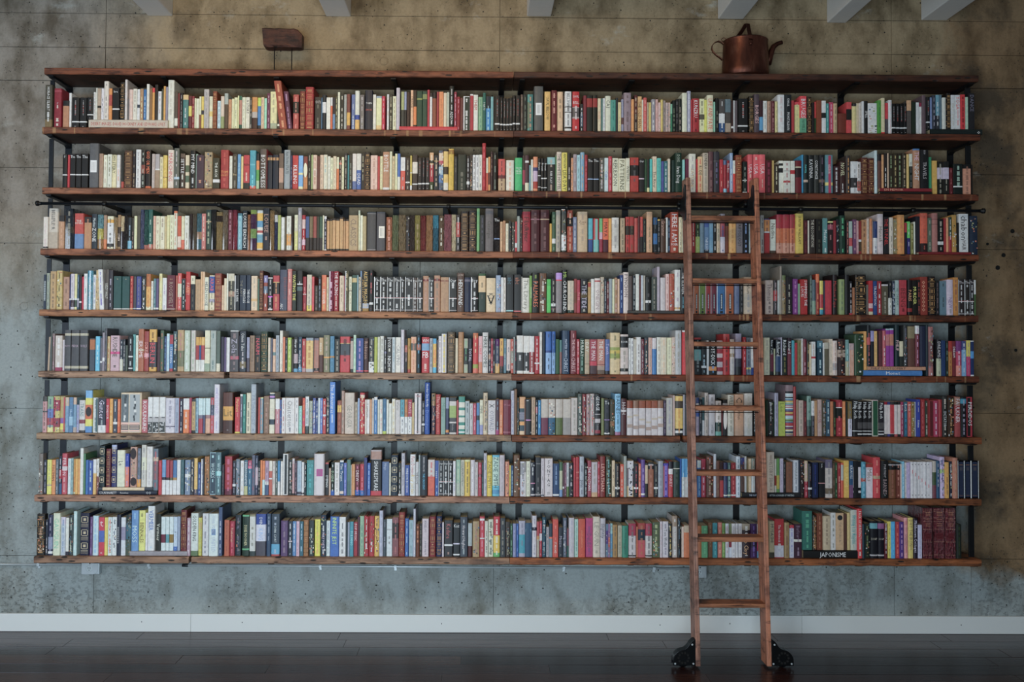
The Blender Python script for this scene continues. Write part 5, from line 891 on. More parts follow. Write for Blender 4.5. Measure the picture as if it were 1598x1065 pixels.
PAGE = [hexc('d8ccb0'), hexc('cfc09c'), hexc('e0d8c4'), hexc('c4b08a')]
def book_mesh(b, cov, pag, ink, org):
    """cover, page block and lettering in coordinates relative to org"""
    px = sum(b['px'])/2; row = b['row']; fl = b['flags']
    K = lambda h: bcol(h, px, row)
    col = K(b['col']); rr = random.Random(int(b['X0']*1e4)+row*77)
    w, h, d = b['w']-.0007, b['h'], b['d']; x0 = b['X0']-org[0]+.00035; z0 = b['zlow']-org[2]; y0 = b['yf']-org[1]
    if b['H']: L = w; w = h; h = L
    hard = (b['h'] > .232 or 'g' in fl or 'G' in fl or 'Z' in fl or rr.random() < .25) and w > .012
    slip = bool(fl & {'A', 'B'})
    t = .0026 if hard else .0009
    bul = min(.004, w*.16) if hard else min(.0012, w*.06)
    if slip: bul = 0; t = .004
    # ornament macros
    bands = list(b['bands']); decs = []; rib = []
    gold = K('b08a48'); gold2 = K('8c6a34')
    if 'g' in fl:
        rib = [.14, .30, .46, .62, .78, .9] if h > .2 else [.16, .34, .52, .70, .86]
    if 'H' in fl: rib = []
    if 'Z' in fl: rib = [.04, .075, .2, .27, .42, .67, .93]
    if 'S' in fl:
        z = .12
        while z < .95: dz = rr.uniform(.012, .03); bands.append((z, z+dz, rr.choice(['a03038', '3c6c90', 'c8c8b8', '2c2c30', '7c9c60', 'b8a040', '68405c', '8cb0b8']))); z += dz
    if 'P' in fl: bands.append((.215, 1.0, 'b4b4b4'))
    # stations along height (fraction from the top)
    cuts = sorted({0.0, 1.0} | {a for a, _, _ in bands} | {min(1, c) for _, c, _ in bands})
    def colat(f):
        c = col
        for a, z, k in bands:
            if a <= f < z: c = K(k)
        return c
    prof = [(-w/2, .008 if hard else .003), (-w/2+min(.002, w*.12), 0)]
    nseg = 3 if w > .011 else 1
    prof = [(-w/2, .006), (-w/2+w*.07, bul*.55*0+.0008)]
    for k in range(nseg+1):
        u = k/nseg; prof.append((-w/2+w*(.07+.86*u), .0008-bul*math.sin(math.pi*(.12+.76*u))))
    prof.append((w/2, .006)); prof = [prof[0]]+prof[2:]
    cx = x0+w/2 if not b['H'] else None
    lean = b['lean']
    tan = 0.0
    if lean: tan = lean*(-1)*.0037/h
    def P(u, y, z):      # u across thickness (centre 0), z from bottom
        if b['H']: return (x0+(h-z), y0+y, z0+w/2+u)
        return (cx+u-(h-z)*0 - (z*(-1))*(-tan)*1.0 if False else cx+u-tan*z, y0+y, z0+z)
    gm = 1 if ('m' in fl or 'Z' in fl) else 0
    def Q(mb, pts, c, m=0): mb.face([P(*p) for p in pts], c, gm if org == (0, 0, 0) else 0)
    fz = lambda f: h*(1-f)
    for i in range(len(cuts)-1):
        za, zb_ = fz(cuts[i]), fz(cuts[i+1])
        if za-zb_ < 1e-5: continue
        c = colat((cuts[i]+cuts[i+1])/2)
        for k in range(len(prof)-1):
            (u0, v0), (u1, v1) = prof[k], prof[k+1]
            Q(cov, [(u0, v0, zb_), (u1, v1, zb_), (u1, v1, za), (u0, v0, za)], c)
    for s in (-1, 1):                      # boards
        a, c_ = s*w/2, s*(w/2-t)
        Q(cov, [(a, .006, 0), (a, .006, h), (a, d, h), (a, d, 0)] if s > 0 else [(a, .006, 0), (a, d, 0), (a, d, h), (a, .006, h)], col)
        Q(cov, [(c_, .006, 0), (c_, .006, h), (c_, d, h), (c_, d, 0)], col)
        for z in (0, h): Q(cov, [(a, .006, z), (a, d, z), (c_, d, z), (c_, .006, z)], col)
        Q(cov, [(a, d, 0), (c_, d, 0), (c_, d, h), (a, d, h)], col)
    topc = colat(0.001)
    for z, c in ((0, col), (h, topc)):
        Q(cov, [(u, v, z) for u, v in prof]+[(w/2-t, .006, z), (-w/2+t, .006, z)], c)
    Q(cov, [(-w/2+t, .006, 0), (w/2-t, .006, 0), (w/2-t, .006, h), (-w/2+t, .006, h)], col)
    # pages
    pc = rr.choice(PAGE); zi = .003 if hard else .0006
    if slip:
        for z in (0, h): Q(cov, [(-w/2, .006, z), (w/2, .006, z), (w/2, d, z), (-w/2, d, z)], col)
        zi = .004
    e = w/2-t-.0002
    if e > .0005:
        p8 = [P(-e, .0065, zi), P(e, .0065, zi), P(e, d-.003, zi), P(-e, d-.003, zi), P(-e, .0065, h-zi), P(e, .0065, h-zi), P(e, d-.003, h-zi), P(-e, d-.003, h-zi)]
        n = len(pag.v); pag.v += p8
        for q in ((0, 3, 2, 1), (4, 5, 6, 7), (1, 2, 6, 5), (2, 3, 7, 6), (3, 0, 4, 7)): pag.f.append(tuple(n+i for i in q)); pag.c.append(pc); pag.m.append(0)
    yd = -bul-.0004+.0008
    def rect(u0, u1, f0, f1, c, y=None, mb=ink):
        y = yd if y is None else y
        mb.face([P(u0, y, fz(f1)), P(u1, y, fz(f1)), P(u1, y, fz(f0)), P(u0, y, fz(f0))], c)
    for f in rib:
        for du in (0,):
            rw = .0035; z = fz(f)
            a = [P(-w*.47, .002, z-rw/2), P(w*.47, .002, z-rw/2), P(w*.47, .002, z+rw/2), P(-w*.47, .002, z+rw/2)]
            c4 = [P(-w*.40, -bul-.0018, z-rw/4), P(w*.40, -bul-.0018, z-rw/4), P(w*.40, -bul-.0018, z+rw/4), P(-w*.40, -bul-.0018, z+rw/4)]
            n = len(cov.v); cov.v += a+c4
            cc = gold2 if 'Z' not in fl else K('a87860')
            for q in ((4, 5, 6, 7), (0, 1, 5, 4), (1, 2, 6, 5), (2, 3, 7, 6), (3, 0, 4, 7)): cov.f.append(tuple(n+i for i in q)); cov.c.append(cc); cov.m.append(0)
    if 'g' in fl:
        st = [0.03]+rib+[.97]
        for i in range(len(st)-1):
            a, c_ = st[i]+.025, st[i+1]-.025; style = rr.randint(0, 2)
            if style == 0:
                rect(-w*.3, w*.3, a, a+.006, gold); rect(-w*.3, w*.3, c_-.006, c_, gold); rect(-w*.12, w*.12, (a+c_)/2-.012, (a+c_)/2+.012, gold)
            elif style == 1:
                for k in range(3): f = a+(c_-a)*(k+.5)/3; rect(-w*.28, w*.28, f-.004, f+.004, gold)
            else:
                rect(-w*.32, -w*.26, a, c_, gold); rect(w*.26, w*.32, a, c_, gold); rect(-w*.1, w*.1, a+.01, c_-.01, gold2)
    if 'G' in fl or 'H' in fl:
        N = 4 if 'G' in fl else 3
        for k in range(N):
            f0 = .06+k*.23 if N == 4 else .08+k*.31; f1 = f0+.15
            g = K('a8a080')
            rect(-w*.36, w*.36, f0, f0+.012, g); rect(-w*.36, w*.36, f1-.012, f1, g); rect(-w*.36, -w*.28, f0, f1, g); rect(w*.28, w*.36, f0, f1, g)
            rect(-w*.14, w*.14, f0+.045, f1-.045, g)
            if N == 3:
                for q in range(3): rect(-w*.38, w*.38, f1+.03+q*.03, f1+.038+q*.03, g)
    if 'Z' in fl:
        rect(-w*.3, w*.3, .50, .62, K('5a1820')); g = K('a87850')
        for f in (.09, .12, .15, .23, .31, .35, .52, .55, .58): rect(-w*.26, w*.26, f, f+.006, g)
    if 'k' in fl:
        for _ in range(int(10+h*60)):
            f = rr.uniform(.03, .95); u = rr.uniform(-w*.42, w*.3); base = rr.choice([b['col'], 'c8c8b8', '2c2c2c', 'b06848', '4c6c80', '889060'])
            rect(u, u+w*rr.uniform(.08, .25), f, f+rr.uniform(.01, .05), K(base), yd+.0001)
    if 'p' in fl or 'W2' in fl:
        rr2 = [(.10, .56)] if 'p' in fl else [(.08, .5)]
        for a, c_ in rr2:
            f = a
            while f < c_: dz = rr.uniform(.012, .03); rect(-w*.07, w*.07, f, f+dz, K('8a8a8a' if rr.random() < .7 else 'a04038')); f += dz+rr.uniform(.004, .02)
        rect(-w*.1, w*.1, .92, .935, K('999'))
    if 'W' in fl:
        rect(-w*.5, -w*.38, 0.0, 1.0, K('d4d8dc'), yd+.0012)
    if 'D' in fl:
        rect(-w*.5, -w*.34, 0, 1, K('d8dcdc'), yd+.0012); rect(-w*.08, w*.18, .34, .86, K('303434')); rect(-w*.12, w*.2, .9, .97, K('181818'))
        f = .38
        while f < .82: rect(-w*.02, w*.12, f, f+.02, K('c8dcdc'), yd-.0002); f += .034
    if 'Q' in fl:
        rect(-w*.12, w*.12, .06, .085, K('555')); rect(-w*.14, w*.14, .90, .935, K('777'))
        k = round((px-1422)/5.0); s = ['In', 'Search', 'of', 'Lost', 'Things', 'Again'][max(0, min(5, k))] if False else None
        k = max(0, min(5, int((px-1421)/5.1))); f = .22+.08*k; rect(-w*.1, w*.12, f, f+.10, K('b06068'))
    if 'P' in fl:
        k = int((px-978)/9.2); lo = [.62, .66, .64, .70, .66, .60][max(0, min(5, k))]; hi = [.44, .40, .52, .60, .50, .46][max(0, min(5, k))]
        rect(-w*.46, w*.46, hi, hi+.05, K('a8a08c')); rect(-w*.46, w*.46, lo+.06, lo+.16, K('98887c'))
    if 'A' in fl:
        rect(-w*.5, w*.5, 0, 1, K('b8c8c4'), yd+.0004)
        m_ = .16
        ink.face([P(u, yd, fz(f)) for u, f in ((-w*(.5-m_), .95), (-w*(.5-m_)+w*.08, .975), (w*(.5-m_)-w*.08, .975), (w*(.5-m_), .95), (w*(.5-m_), .05), (w*(.5-m_)-w*.08, .025), (-w*(.5-m_)+w*.08, .025), (-w*(.5-m_), .05))], K('1c2840'))
        rect(-w*.28, w*.28, .10, .12, K('6c4c30'), yd-.0002); rect(-w*.2, w*.2, .17, .26, K('3c3c44'), yd-.0002); rect(-w*.28, w*.28, .92, .93, K('6c4c30'), yd-.0002)
    if 'B' in fl:
        for u0, u1, c in ((-w*.47, -w*.11, '5c6c70'), (-w*.07, w*.43, '94a0a0')):
            rect(u0, u1, .04, .98, K(c)); rect(u0, u1, .74, .80, K('c8a898'), yd-.0002); rect(u0, u1, .80, .92, K('38383c'), yd-.0002); rect(u0, u1, .93, .97, K('c8a898'), yd-.0002)
            for q in range(3): rect(u0+.003, u1-.003, .815+q*.035, .83+q*.035, K('c0b0a0'), yd-.0004)
            for q in range(9):
                f = .06+q*.072; um = (u0+u1)/2+rr.uniform(-.004, .004); rect(um-.006, um+rr.uniform(.002, .010), f, f+.07, K(rr.choice(['3c484c', 'b8c0bc', '707c80'])), yd-.0002)
    if 'B2' in fl:
        rect(-w*.45, w*.45, .55, .70, K('a0a4a4')); rect(-w*.45, w*.45, .70, .98, K('3c4444')); rect(-w*.1, w*.45, .56, .585, K('3c4444'), yd-.0002)
        for q in range(8): u = rr.uniform(-w*.4, w*.2); f = rr.uniform(.70, .93); rect(u, u+w*.16, f, f+.04, K('b8c0c0'), yd-.0002)
    for dc in b['dec']:
        kind, xa, xb, ya, yb, hc = dc
        if kind == 'M':
            ua, ub = at(xa, b['py'][0]+25, b['yf']).x-org[0]-(cx or 0), at(xb, b['py'][0]+25, b['yf']).x-org[0]-(cx or 0)
            rect(max(ua, -w*.47), min(ub, w*.47), .02, .98, K(hc), yd+.0001)
        else:
            ua, ub = at(xa, ya, b['yf']).x-org[0]-cx, at(xb, ya, b['yf']).x-org[0]-cx
            ua, ub = max(ua, -w*.46), min(ub, w*.46)
            za, zc = at(xa, ya, b['yf']).z-b['zlow'], at(xa, yb, b['yf']).z-b['zlow']
            if kind == 'C':
                ink.face([P(ua, yd-.0001, zc), P(ub, yd-.0001, zc), P(ub, yd-.0001, za), P(ua, yd-.0001, za)], K(hc))
                for q in range(3):
                    u = ua+(ub-ua)*(.25+.22*q); ink.face([P(u, yd-.0003, zc+(za-zc)*.15), P(u+(ub-ua)*.06, yd-.0003, zc+(za-zc)*.15), P(u+(ub-ua)*.06, yd-.0003, za-(za-zc)*.15), P(u, yd-.0003, za-(za-zc)*.15)], K('777'))
            else:
                ink.face([P((ua+ub)/2+(ub-ua)/2*math.cos(a_*math.pi/8), yd-.0001, (za+zc)/2+(za-zc)/2*math.sin(a_*math.pi/8)) for a_ in range(16)], K(hc))
    # lettering
    vt = [x for x in b['t'] if x[0] == 't']; used = []
    for mode, f0, f1, s, tc in b['t']:
        if f1 <= f0 or s == '@': continue
        s = s.replace('_', ' ')
        cc = K(tc)
        cu, hw = 0.0, w*.62
        if mode == 't':
            ov = [x for x in vt if x is not None and not (x[2] <= f0 or x[1] >= f1)]
            if len(ov) > 1:
                k = ov.index((mode, f0, f1, s.replace(' ', '_'), tc)) if (mode, f0, f1, s.replace(' ', '_'), tc) in ov else 0
                cu = w*(.22 if k == 0 else -.22); hw = w*.36
            used.append((f0, f1))
            if b['H']:
                # spine lies down: text runs along the length, tops upwards
                parts, Lt = text_pts(s); z_l, z_r = h*f0, h*f1; H_ = z_r-z_l; cap = min(w*.6, H_/Lt*1.6); sx = H_/Lt; 
                sx = min(sx, cap*1.3); off = z_l+(H_-Lt*sx)/2
                for vs, fs in parts:
                    n = len(ink.v); ink.v += [(x0+off+u*sx, y0+yd-.0003, z0+w/2+(v-.5)*cap) for u, v in vs]
                    for f in fs: ink.f.append(tuple(n+i for i in f)); ink.c.append(cc); ink.m.append(0)
                continue
            tmp = MB(); put_text(tmp, s, 'v', 0, fz(f0), fz(f1), hw, 0, cc)
        else:
            md = 's' if (len(s) > 4 and f1-f0 > .5) else 'h'
            used.append((f0, f1)); tmp = MB(); put_text(tmp, s, md, 0, fz(f0), fz(f1), w*.78, 0, cc)
        n = len(ink.v); ink.v += [P(x+cu, yd-.0003, z) for x, _, z in tmp.v]
        for f, c in zip(tmp.f, tmp.c): ink.f.append(tuple(n+i for i in f)); ink.c.append(c); ink.m.append(0)
    if b['marks'] and not b['H']:
        cc = K(b['marks']); f = .07
        while f < .93:
            ln = rr.uniform(.05, .16); end = min(.94, f+ln)
            if any(not (end <= a or f >= z) for a, z in used): f += .04; continue
            if rr.random() < .82:
                q = f
                hh = w*rr.choice([.2, .26, .34]); 
                while q < end:
                    l1 = rr.uniform(.0018, .0032)/h; a = hh*rr.uniform(.7, 1)
                    rect(-a/2, a/2, q, q+l1, cc); q += l1+.0011/h
            f = end+rr.uniform(.02, .09)

# ---- colour names for the labels
PAL = {'black': '1c1a18', 'charcoal grey': '4a4c50', 'grey': '888a8c', 'white': 'd0d0cc', 'cream': 'd0c4a0', 'tan': 'ae8c62', 'brown': '64442c', 'dark brown': '3a2a1c',
       'maroon': '64202a', 'red': 'ac2630', 'orange': 'd0702e', 'salmon pink': 'c06a60', 'yellow': 'd4b42c', 'olive': '7a7838', 'lime green': '92b43c', 'green': '30905a', 'dark green': '1e4430',
       'pale green': '9cc8a4', 'teal': '288484', 'turquoise': '48b4c0', 'pale blue': 'a4c4d4', 'blue': '3468ac', 'navy blue': '1e2c50', 'slate blue': '64789c', 'purple': '583c6c', 'magenta': 'a02e68', 'dusty pink': 'c09898'}
def lab(h):
    r, g, b_ = hexc(h); l, m_, s = .4122*r+.5363*g+.0514*b_, .2119*r+.6807*g+.1074*b_, .0883*r+.2817*g+.6300*b_
    l, m_, s = l**(1/3), m_**(1/3), s**(1/3)
    return (.2105*l+.7936*m_-.0041*s, 2.2*(1.978*l-2.4286*m_+.4506*s), 2.2*(.0259*l+.7828*m_-.8087*s))
PL = {k: lab(v) for k, v in PAL.items()}
def cname(h):
    p = lab(h); return min(PL, key=lambda k: sum((a-c)**2 for a, c in zip(PL[k], p)))
OKW = {'ZONE': 'zone', 'BERLIN': 'berlin', 'YOGA': 'yoga', 'JAPONISME': 'japonisme', 'USA': 'usa', 'ISRAEL': None, 'BRUGES': None, 'SCREAM': None, 'Catalogue': None, 'CLASSICS': 'classics', 'WINDOW_BOOK': None, 'POP_MUSIC': 'pop music',
       'INFINITE_JEST': 'infinite jest', 'HERE_I_AM': 'here i am', 'MOBY-DICK': 'moby-dick', 'THE_TUNNEL': 'the tunnel', 'LEVIATHAN': 'leviathan', 'PALMARES': None, 'VOX': 'vox', 'MONKEY': 'monkey', 'THE_HISTORICAL': None, 'STRANGE': None, 'OBSCURE': None}
SIM = {'charcoal grey': 'black', 'dark brown': 'black'}
def look(b):
    n = cname(b['col']); fl = b['flags']; w, h = b['w'], b['h']
    if b['H']:
        nt = [lt for k, _, _, lt, _ in b['t'] if OKW.get(lt)]
        s = n+' book lying flat'+(' lettered '+OKW[nt[0]] if nt else ''); return s, n
    sz = ('thick ' if w > .043 else ('thin ' if w < .0175 else ''))
    tl = ('tall ' if h > .262 else ('short ' if h < .205 else ''))
    feat = ''
    tt = [x for x in b['t'] if OKW.get(x[3])]
    bb = sorted(((z-a), k, a) for a, z, k in b['bands'] if cname(k) != n)
    if tt: feat = ' lettered '+OKW[tt[0][3]]
    elif 'g' in fl or 'Z' in fl: feat = ' with gilt spine bands'
    elif 'G' in fl: feat = ' with framed spine panels'
    elif 'A' in fl: n = 'navy blue'; feat = ' in a white slipcase'
    elif 'B' in fl: feat = ' boxed set with portrait spines'
    elif 'S' in fl: n = 'striped'; feat = ''
    elif 'P' in fl: feat = ' with brown spine top'
    elif 'm' in fl: feat = ' in glossy film'
    elif any(d_[0] == 'C' for d_ in b['dec']): feat = ' with pasted label'
    elif bb and bb[-1][0] > .03:
        k = bb[-1]; feat = ' with '+cname(k[1])+(' top' if k[2] < .02 and k[0] > .08 else (' base' if k[2]+k[0] > .97 and k[0] > .08 else (' band' if k[0] < .12 else ' panel')))
    elif b['t']:
        q = max(b['t'], key=lambda x: x[2]-x[1]); cn = cname(q[4])
        if cn != n: feat = ' with '+cn+' lettering'
    return (tl+sz+n+' book'+feat), n
for b in books: b['look'], b['cn'] = look(b); b['xm'] = (b['X0']+b['X1'])/2
books.sort(key=lambda b: (b['row'], b['xm']))
# visible size (the ladder hides some)
for b in books:
    a, c = b['px']; H_ = (b['h']*258) if not b['H'] else b['h']*258
    if not b['H']: ar = (c-a)*H_
    else: ar = (c-a)*b['h']*258
    for s0, s1 in ((1070, 1092), (1178, 1200)):
        ov = max(0, min(c, s1)-max(a, s0)); ar -= ov*H_
    b['area'] = ar
order = sorted(range(len(books)), key=lambda i: -books[i]['area'])
indiv = set(order[:300])
rows = {r: [i for i, b in enumerate(books) if b['row'] == r and not b['H']] for r in range(1, 9)}
LAND = [(-9, -2.25, 'near the end post'), ]
def neigh(i, k):
    r = rows[books[i]['row']]
    if i not in r: return None
    j = r.index(i)+k
    return books[r[j]]['cn'] if 0 <= j < len(r) else None
def zone(b):
    x = sum(b['px'])/2
    if 1078 < x < 1180: return 'behind the ladder'
    if x >= 1180: return 'beyond the ladder, right'
    if x > 799: return 'between shelf joint and ladder'
    return 'left half of shelf'
cand = []
for i, b in enumerate(books):
    l1 = b['look']+', '+ROWN[b['row']]
    a, c = neigh(i, -1), neigh(i, 1)
    if a and c: l2 = l1+(', between two %s ones' % a if a == c else ', between %s and %s' % (a, c))
    elif a: l2 = l1+', last, after a '+a+' one'
    elif c: l2 = l1+', first, before a '+c+' one'
    else: l2 = l1+', under standing books'
    cand.append((l1, l2, b['look']+', '+ROWN[b['row']]+', '+zone(b)))
def cnt(k): 
    d = {}
    for t in cand: d[t[k]] = d.get(t[k], 0)+1
    return d
c1, c2, c3 = cnt(0), cnt(1), cnt(2)
labels = {}; seen = {}
for i, b in enumerate(books):
    l1, l2, l3 = cand[i]
    if c1[l1] == 1 and (' with ' in l1 or 'lettered' in l1 or ' in ' in l1): L = l1
    elif c2[l2] == 1 and len(l2.split()) <= 16: L = l2
    elif c3[l3] == 1: L = l3
    else:
        k = (l1,); seen[k] = seen.get(k, 0)+1; n_ = c1[l1]; m_ = seen[k]
        same = [j for j in range(len(books)) if cand[j][0] == l1]; m_ = same.index(i)+1
        L = l1+', '+(NUMW[m_] if m_ < len(NUMW) else 'later')+' such from its left end' if m_ <= 14 else l1+', '+NUMW[min(14, n_-m_+1)]+' such from its right end'
    xp = sum(b['px'])/2
    if len(L.split()) <= 12:
        if 1085 < xp < 1178: L += ', seen through the ladder'
        elif xp > 1200: L += ', beyond the ladder'
    labels[i] = L
dupes = {}
stuff_c, stuff_p, stuff_t = MB(), MB(), MB()
for i, b in enumerate(books):
    if i in indiv:
        org = (b['X0']+b['w']/2, b['yf'], b['zlow']) 
        c_, p_, t_ = MB(), MB(), MB(); book_mesh(b, c_, p_, t_, org)
        mat = M_GLOSS if 'm' in b['flags'] or 'Z' in b['flags'] else M_COVER
        if b['flags'] & {'A', 'B'}: nm, ct = 'boxed_books', 'boxed books'
        else: nm, ct = 'book', 'book'
        o = thing(nm, labels[i], ct, org, 'books on the '+ROWN[b['row']])
        c_.build('cover', mat, o); p_.build('page_block', M_PAGE, o)
        if t_.f: t_.build('spine_print', M_INK, o)
    else: book_mesh(b, stuff_c, stuff_p, stuff_t, (0, 0, 0))
so = stuff_c.build('books', [M_COVER, M_GLOSS], kind='stuff'); tag(so, 'all the slimmer books filling the rows between the larger ones', 'books')
stuff_p.build('page_blocks', M_PAGE, so, kind='stuff'); stuff_t.build('spine_print', M_INK, so, kind='stuff')
import collections
print('label dup', [k for k, v in collections.Counter(labels[i] for i in indiv).items() if v > 1][:10], max(len(labels[i].split()) for i in indiv))
print('sample', [labels[i] for i in sorted(indiv)][:300:23])

# ------------------------------------------------------------------ ladder
lb = at_floor(1093.6, 1041, 0.012); rb_ = at_floor(1204.5, 1041, .012)
YB = (lb.y+rb_.y)/2; LZ0 = .012
YT = RY-.114-.022; 
SW, SD = .026, .114
topz = at(1073, 277, YT).z
print('ladder bottom y', YB, 'top', YT, topz)
XL = lb.x-SW/2; XR = rb_.x-SW/2
xlt, xrt = at(1074, 277, YT).x, at(1180.5, 277, YT).x
ladder = thing('rolling_ladder', 'wooden library ladder with seven treads leaning on the shelf rail, iron wheels', 'ladder', ((XL+XR)/2, YB, 0))
lo = Vector(((XL+XR)/2, YB, 0))
def lad(s, z):                                  # front centre line of a stile at height z
    t = (z-LZ0)/(topz-LZ0); xb, xt = (XL, xlt) if s == 0 else (XR, xrt)
    return Vector((xb+(xt-xb)*t, YB+(YT-YB)*t, z))-lo
WC = hexc('a5644a'); WC2 = hexc('9a5a40')
for s in (0, 1):
    m = MB(); a, c = lad(s, LZ0), lad(s, topz); n = 12; rws = []
    for i in range(n+1):
        p = a+(c-a)*(i/n); x0, x1 = p.x-SW/2, p.x+SW/2
        rws.append([(x0, p.y, p.z), (x1, p.y, p.z), (x1, p.y+SD, p.z+.0), (x0, p.y+SD, p.z)])
    for q in rws: m.v += q
    for i in range(n):
        for j in range(4): j2 = (j+1) % 4; m.f.append((i*4+j, i*4+j2, i*4+4+j2, i*4+4+j)); m.c.append(hexc('a07462') if s == 0 else hexc('b0745a')); m.m.append(0)
    m.f += [(3, 2, 1, 0), tuple(n*4+j for j in range(4))]; m.c += [WC]*2; m.m += [0]*2
    m.build('stile', M_LADDER, ladder, bevel=.003)
rungs = [(336.8, 344), (434.8, 442), (533.8, 541), (634.2, 641.6), (736.6, 743.6), (839.2, 846.6), (943.2, 949.6)]
for k, (ya, yb) in enumerate(rungs):
    # find z on the ladder plane for the front edge
    def zof(py):
        z = 1.5
        for _ in range(25):
            yy = lad(0, z).y+lo.y+.004; z = at(1140, py, yy).z
        return z
    z1, z0 = zof(ya), zof(yb); zc = (z0+z1)/2
    a, c = lad(0, zc), lad(1, zc)
    m = MB(); m.box(a.x+SW/2-.006, c.x-SW/2+.006, a.y+.006, a.y+SD-.004, z0, z1, hexc('a06a4c'))
    m.build('tread', M_RUNG, ladder, bevel=.0035)
    if k < 4:
        m = MB(); m.tube([(a.x, a.y+.035, z0-.011), (c.x, c.y+.035, z0-.011)], .0028, 8); m.build('tie_rod', M_IRON, ladder)
    for s, q in ((0, a), (1, c)):
        m = MB(); xx = q.x-SW/2-.0008 if s == 0 else q.x+SW/2-.0006
        m.lathe([(.0001, 0), (.005, .0004), (.0055, .0014)], 10, axis='X', org=(xx, q.y+.045, zc)); m.build('tread_screw', M_IRON, ladder)
# hooks that hang over the rail, one on the outer face of each stile's left side
for s in (0, 1):
    zr = rail_z(lad(s, 2.6).x+lo.x)
    a = lad(s, zr); xo = a.x-SW/2
    yr = RY-lo.y
    m = MB()
    # curved plate seen from the side (YZ), 5 mm thick, with a wavy front edge
    prof = [(a.y+.012, zr+.115), (a.y+.040, zr+.125), (a.y+.060, zr+.10), (a.y+.058, zr+.06), (yr-.016, zr+.050), (yr-.004, zr+.034), (yr+.022, zr+.030), (yr+.034, zr+.006), (yr+.028, zr-.024), (yr-.012, zr-.036), (a.y+.070, zr-.062), (a.y+.050, zr-.085), (a.y+.012, zr-.085), (a.y+.004, zr-.045), (a.y+.020, zr-.005), (a.y+.006, zr+.04)]
    k = len(prof); x0, x1 = xo-.006, xo-.0005
    m.v += [(x0, y, z) for y, z in prof]+[(x1, y, z) for y, z in prof]
    m.f += [tuple(range(k)), tuple(range(2*k-1, k-1, -1))]+[(j, k+j, k+(j+1) % k, (j+1) % k) for j in range(k)]
    m.c += [(1, 1, 1)]*(k+2); m.m += [0]*(k+2); hk = m.build('rail_hook', M_STEEL2, ladder)
    m = MB(); m.lathe([(.0001, -.026), (.006, -.026), (.007, -.022), (.019, -.021), (.0215, -.018), (.017, -.013), (.0215, -.008), (.019, -.006), (.006, -.005)], 22, axis='X', org=(xo, yr, zr+RR+.0195)); m.build('guide_roller', M_IRON, hk, smooth=True)
# wheels in cast housings
def arc(cx, cz, r, a0, a1, n): return [(cx+r*math.cos(math.radians(a0+(a1-a0)*i/n)), cz+r*math.sin(math.radians(a0+(a1-a0)*i/n))) for i in range(n+1)]
for s in (0, 1):
    sg = -1 if s == 0 else 1; p = lad(s, .05); xs = p.x+sg*SW/2
    W_, H_ = .137, .165
    prof = [(0, .013), (.124, .013), (.124, .040), (.121, .056), (.115, .070), (.105, .082), (.094, .091), (.082, .096), (.070, .099), (.058, .103), (.048, .110), (.039, .120), (.030, .134), (.020, .146), (.010, .153), (0, .156)]
    pr = [(xs+sg*u, z) for u, z in prof]
    if sg < 0: pr = pr[::-1]
    y0 = p.y+.006
    ho = MB(); ho.prism(pr, y0, y0+.006); ho.prism(pr, y0+.044, y0+.050)
    # rim joining the two plates
    inner = [(xs+sg*(u*.955), z*.965+.0005) for u, z in prof[2:]]; outer = [(xs+sg*u, z) for u, z in prof[2:]]
    for j in range(len(outer)-1):
        a, b2, c2, d2 = outer[j], outer[j+1], inner[j+1], inner[j]
        ho.quad((a[0], y0+.006, a[1]), (b2[0], y0+.006, b2[1]), (b2[0], y0+.044, b2[1]), (a[0], y0+.044, a[1]))
        ho.quad((d2[0], y0+.006, d2[1]), (c2[0], y0+.006, c2[1]), (c2[0], y0+.044, c2[1]), (d2[0], y0+.044, d2[1]))
    hs = ho.build('wheel_housing', M_IRON, ladder, bevel=.0015)
    cx = xs+sg*.066; cz = .062
    for k in range(10):
        a_ = 2*math.pi*k/10
        m = MB(); m.lathe([(.0001, 0), (.0045, -.0004), (.0062, -.0016), (.0068, .0002)], 10, axis='Y', org=(cx+.028*math.cos(a_), y0, cz-.006+.028*math.sin(a_))); m.build('housing_hole', M_HOLE, hs)
    for ux, uz in ((.012, .024), (.112, .024), (.018, .128)):
        m = MB(); m.lathe([(.0001, -.003), (.004, -.0028), (.0055, 0)], 10, axis='Y', org=(xs+sg*ux, y0, uz)); m.build('bolt', M_GALV, hs)
    m = MB(); m.lathe([(.0001, -.012), (.036, -.012), (.042, -.009), (.043, 0), (.042, .009), (.036, .012), (.0001, .012)], 28, axis='Y', org=(cx, y0+.025, .0432)); m.build('wheel', M_IRON, ladder, smooth=True)
    m = MB(); m.tube([(cx, y0-.001, .0432), (cx, y0+.051, .0432)], .006, 10); m.build('axle', M_IRON, ladder)

# ------------------------------------------------------------------ things on the top board and the wall
SY = -.175
z0 = BZ[0][0]
a, b_ = at(411, 77, SY), at(473, 47, SY)
blk = thing('wood_block_sculpture', 'weathered dark wood block raised on two thin black rods on the top board', 'sculpture', ((a.x+b_.x)/2, SY, z0))
wx, zl, zh = (b_.x-a.x), at(440, 76.5, SY).z-z0, at(440, 47.3, SY).z-z0
m = MB(); n = 10; rg = random.Random(3); nx = 11
def blkp(i, u, v):
    t = i/(nx-1); x = -wx/2+wx*t; z = zl+(zh-zl)*v; y = -.045+.09*u
    if t > .86: z = zl+(zh-zl)*(v if v < .5 else v*(1-.28*(t-.86)/.14)); y *= 1-.25*(t-.86)/.14
    if t < .08: x += .008*v*0+(.012*(1-v)); 
    return (x+rg.uniform(-.0015, .0015), y+rg.uniform(-.002, .002), z+rg.uniform(-.0015, .0015)+(.006 if v == 0 and t < .08 else 0))
ring = [(0, 0), (1, 0), (1, .5), (1, 1), (0, 1), (0, .5)]
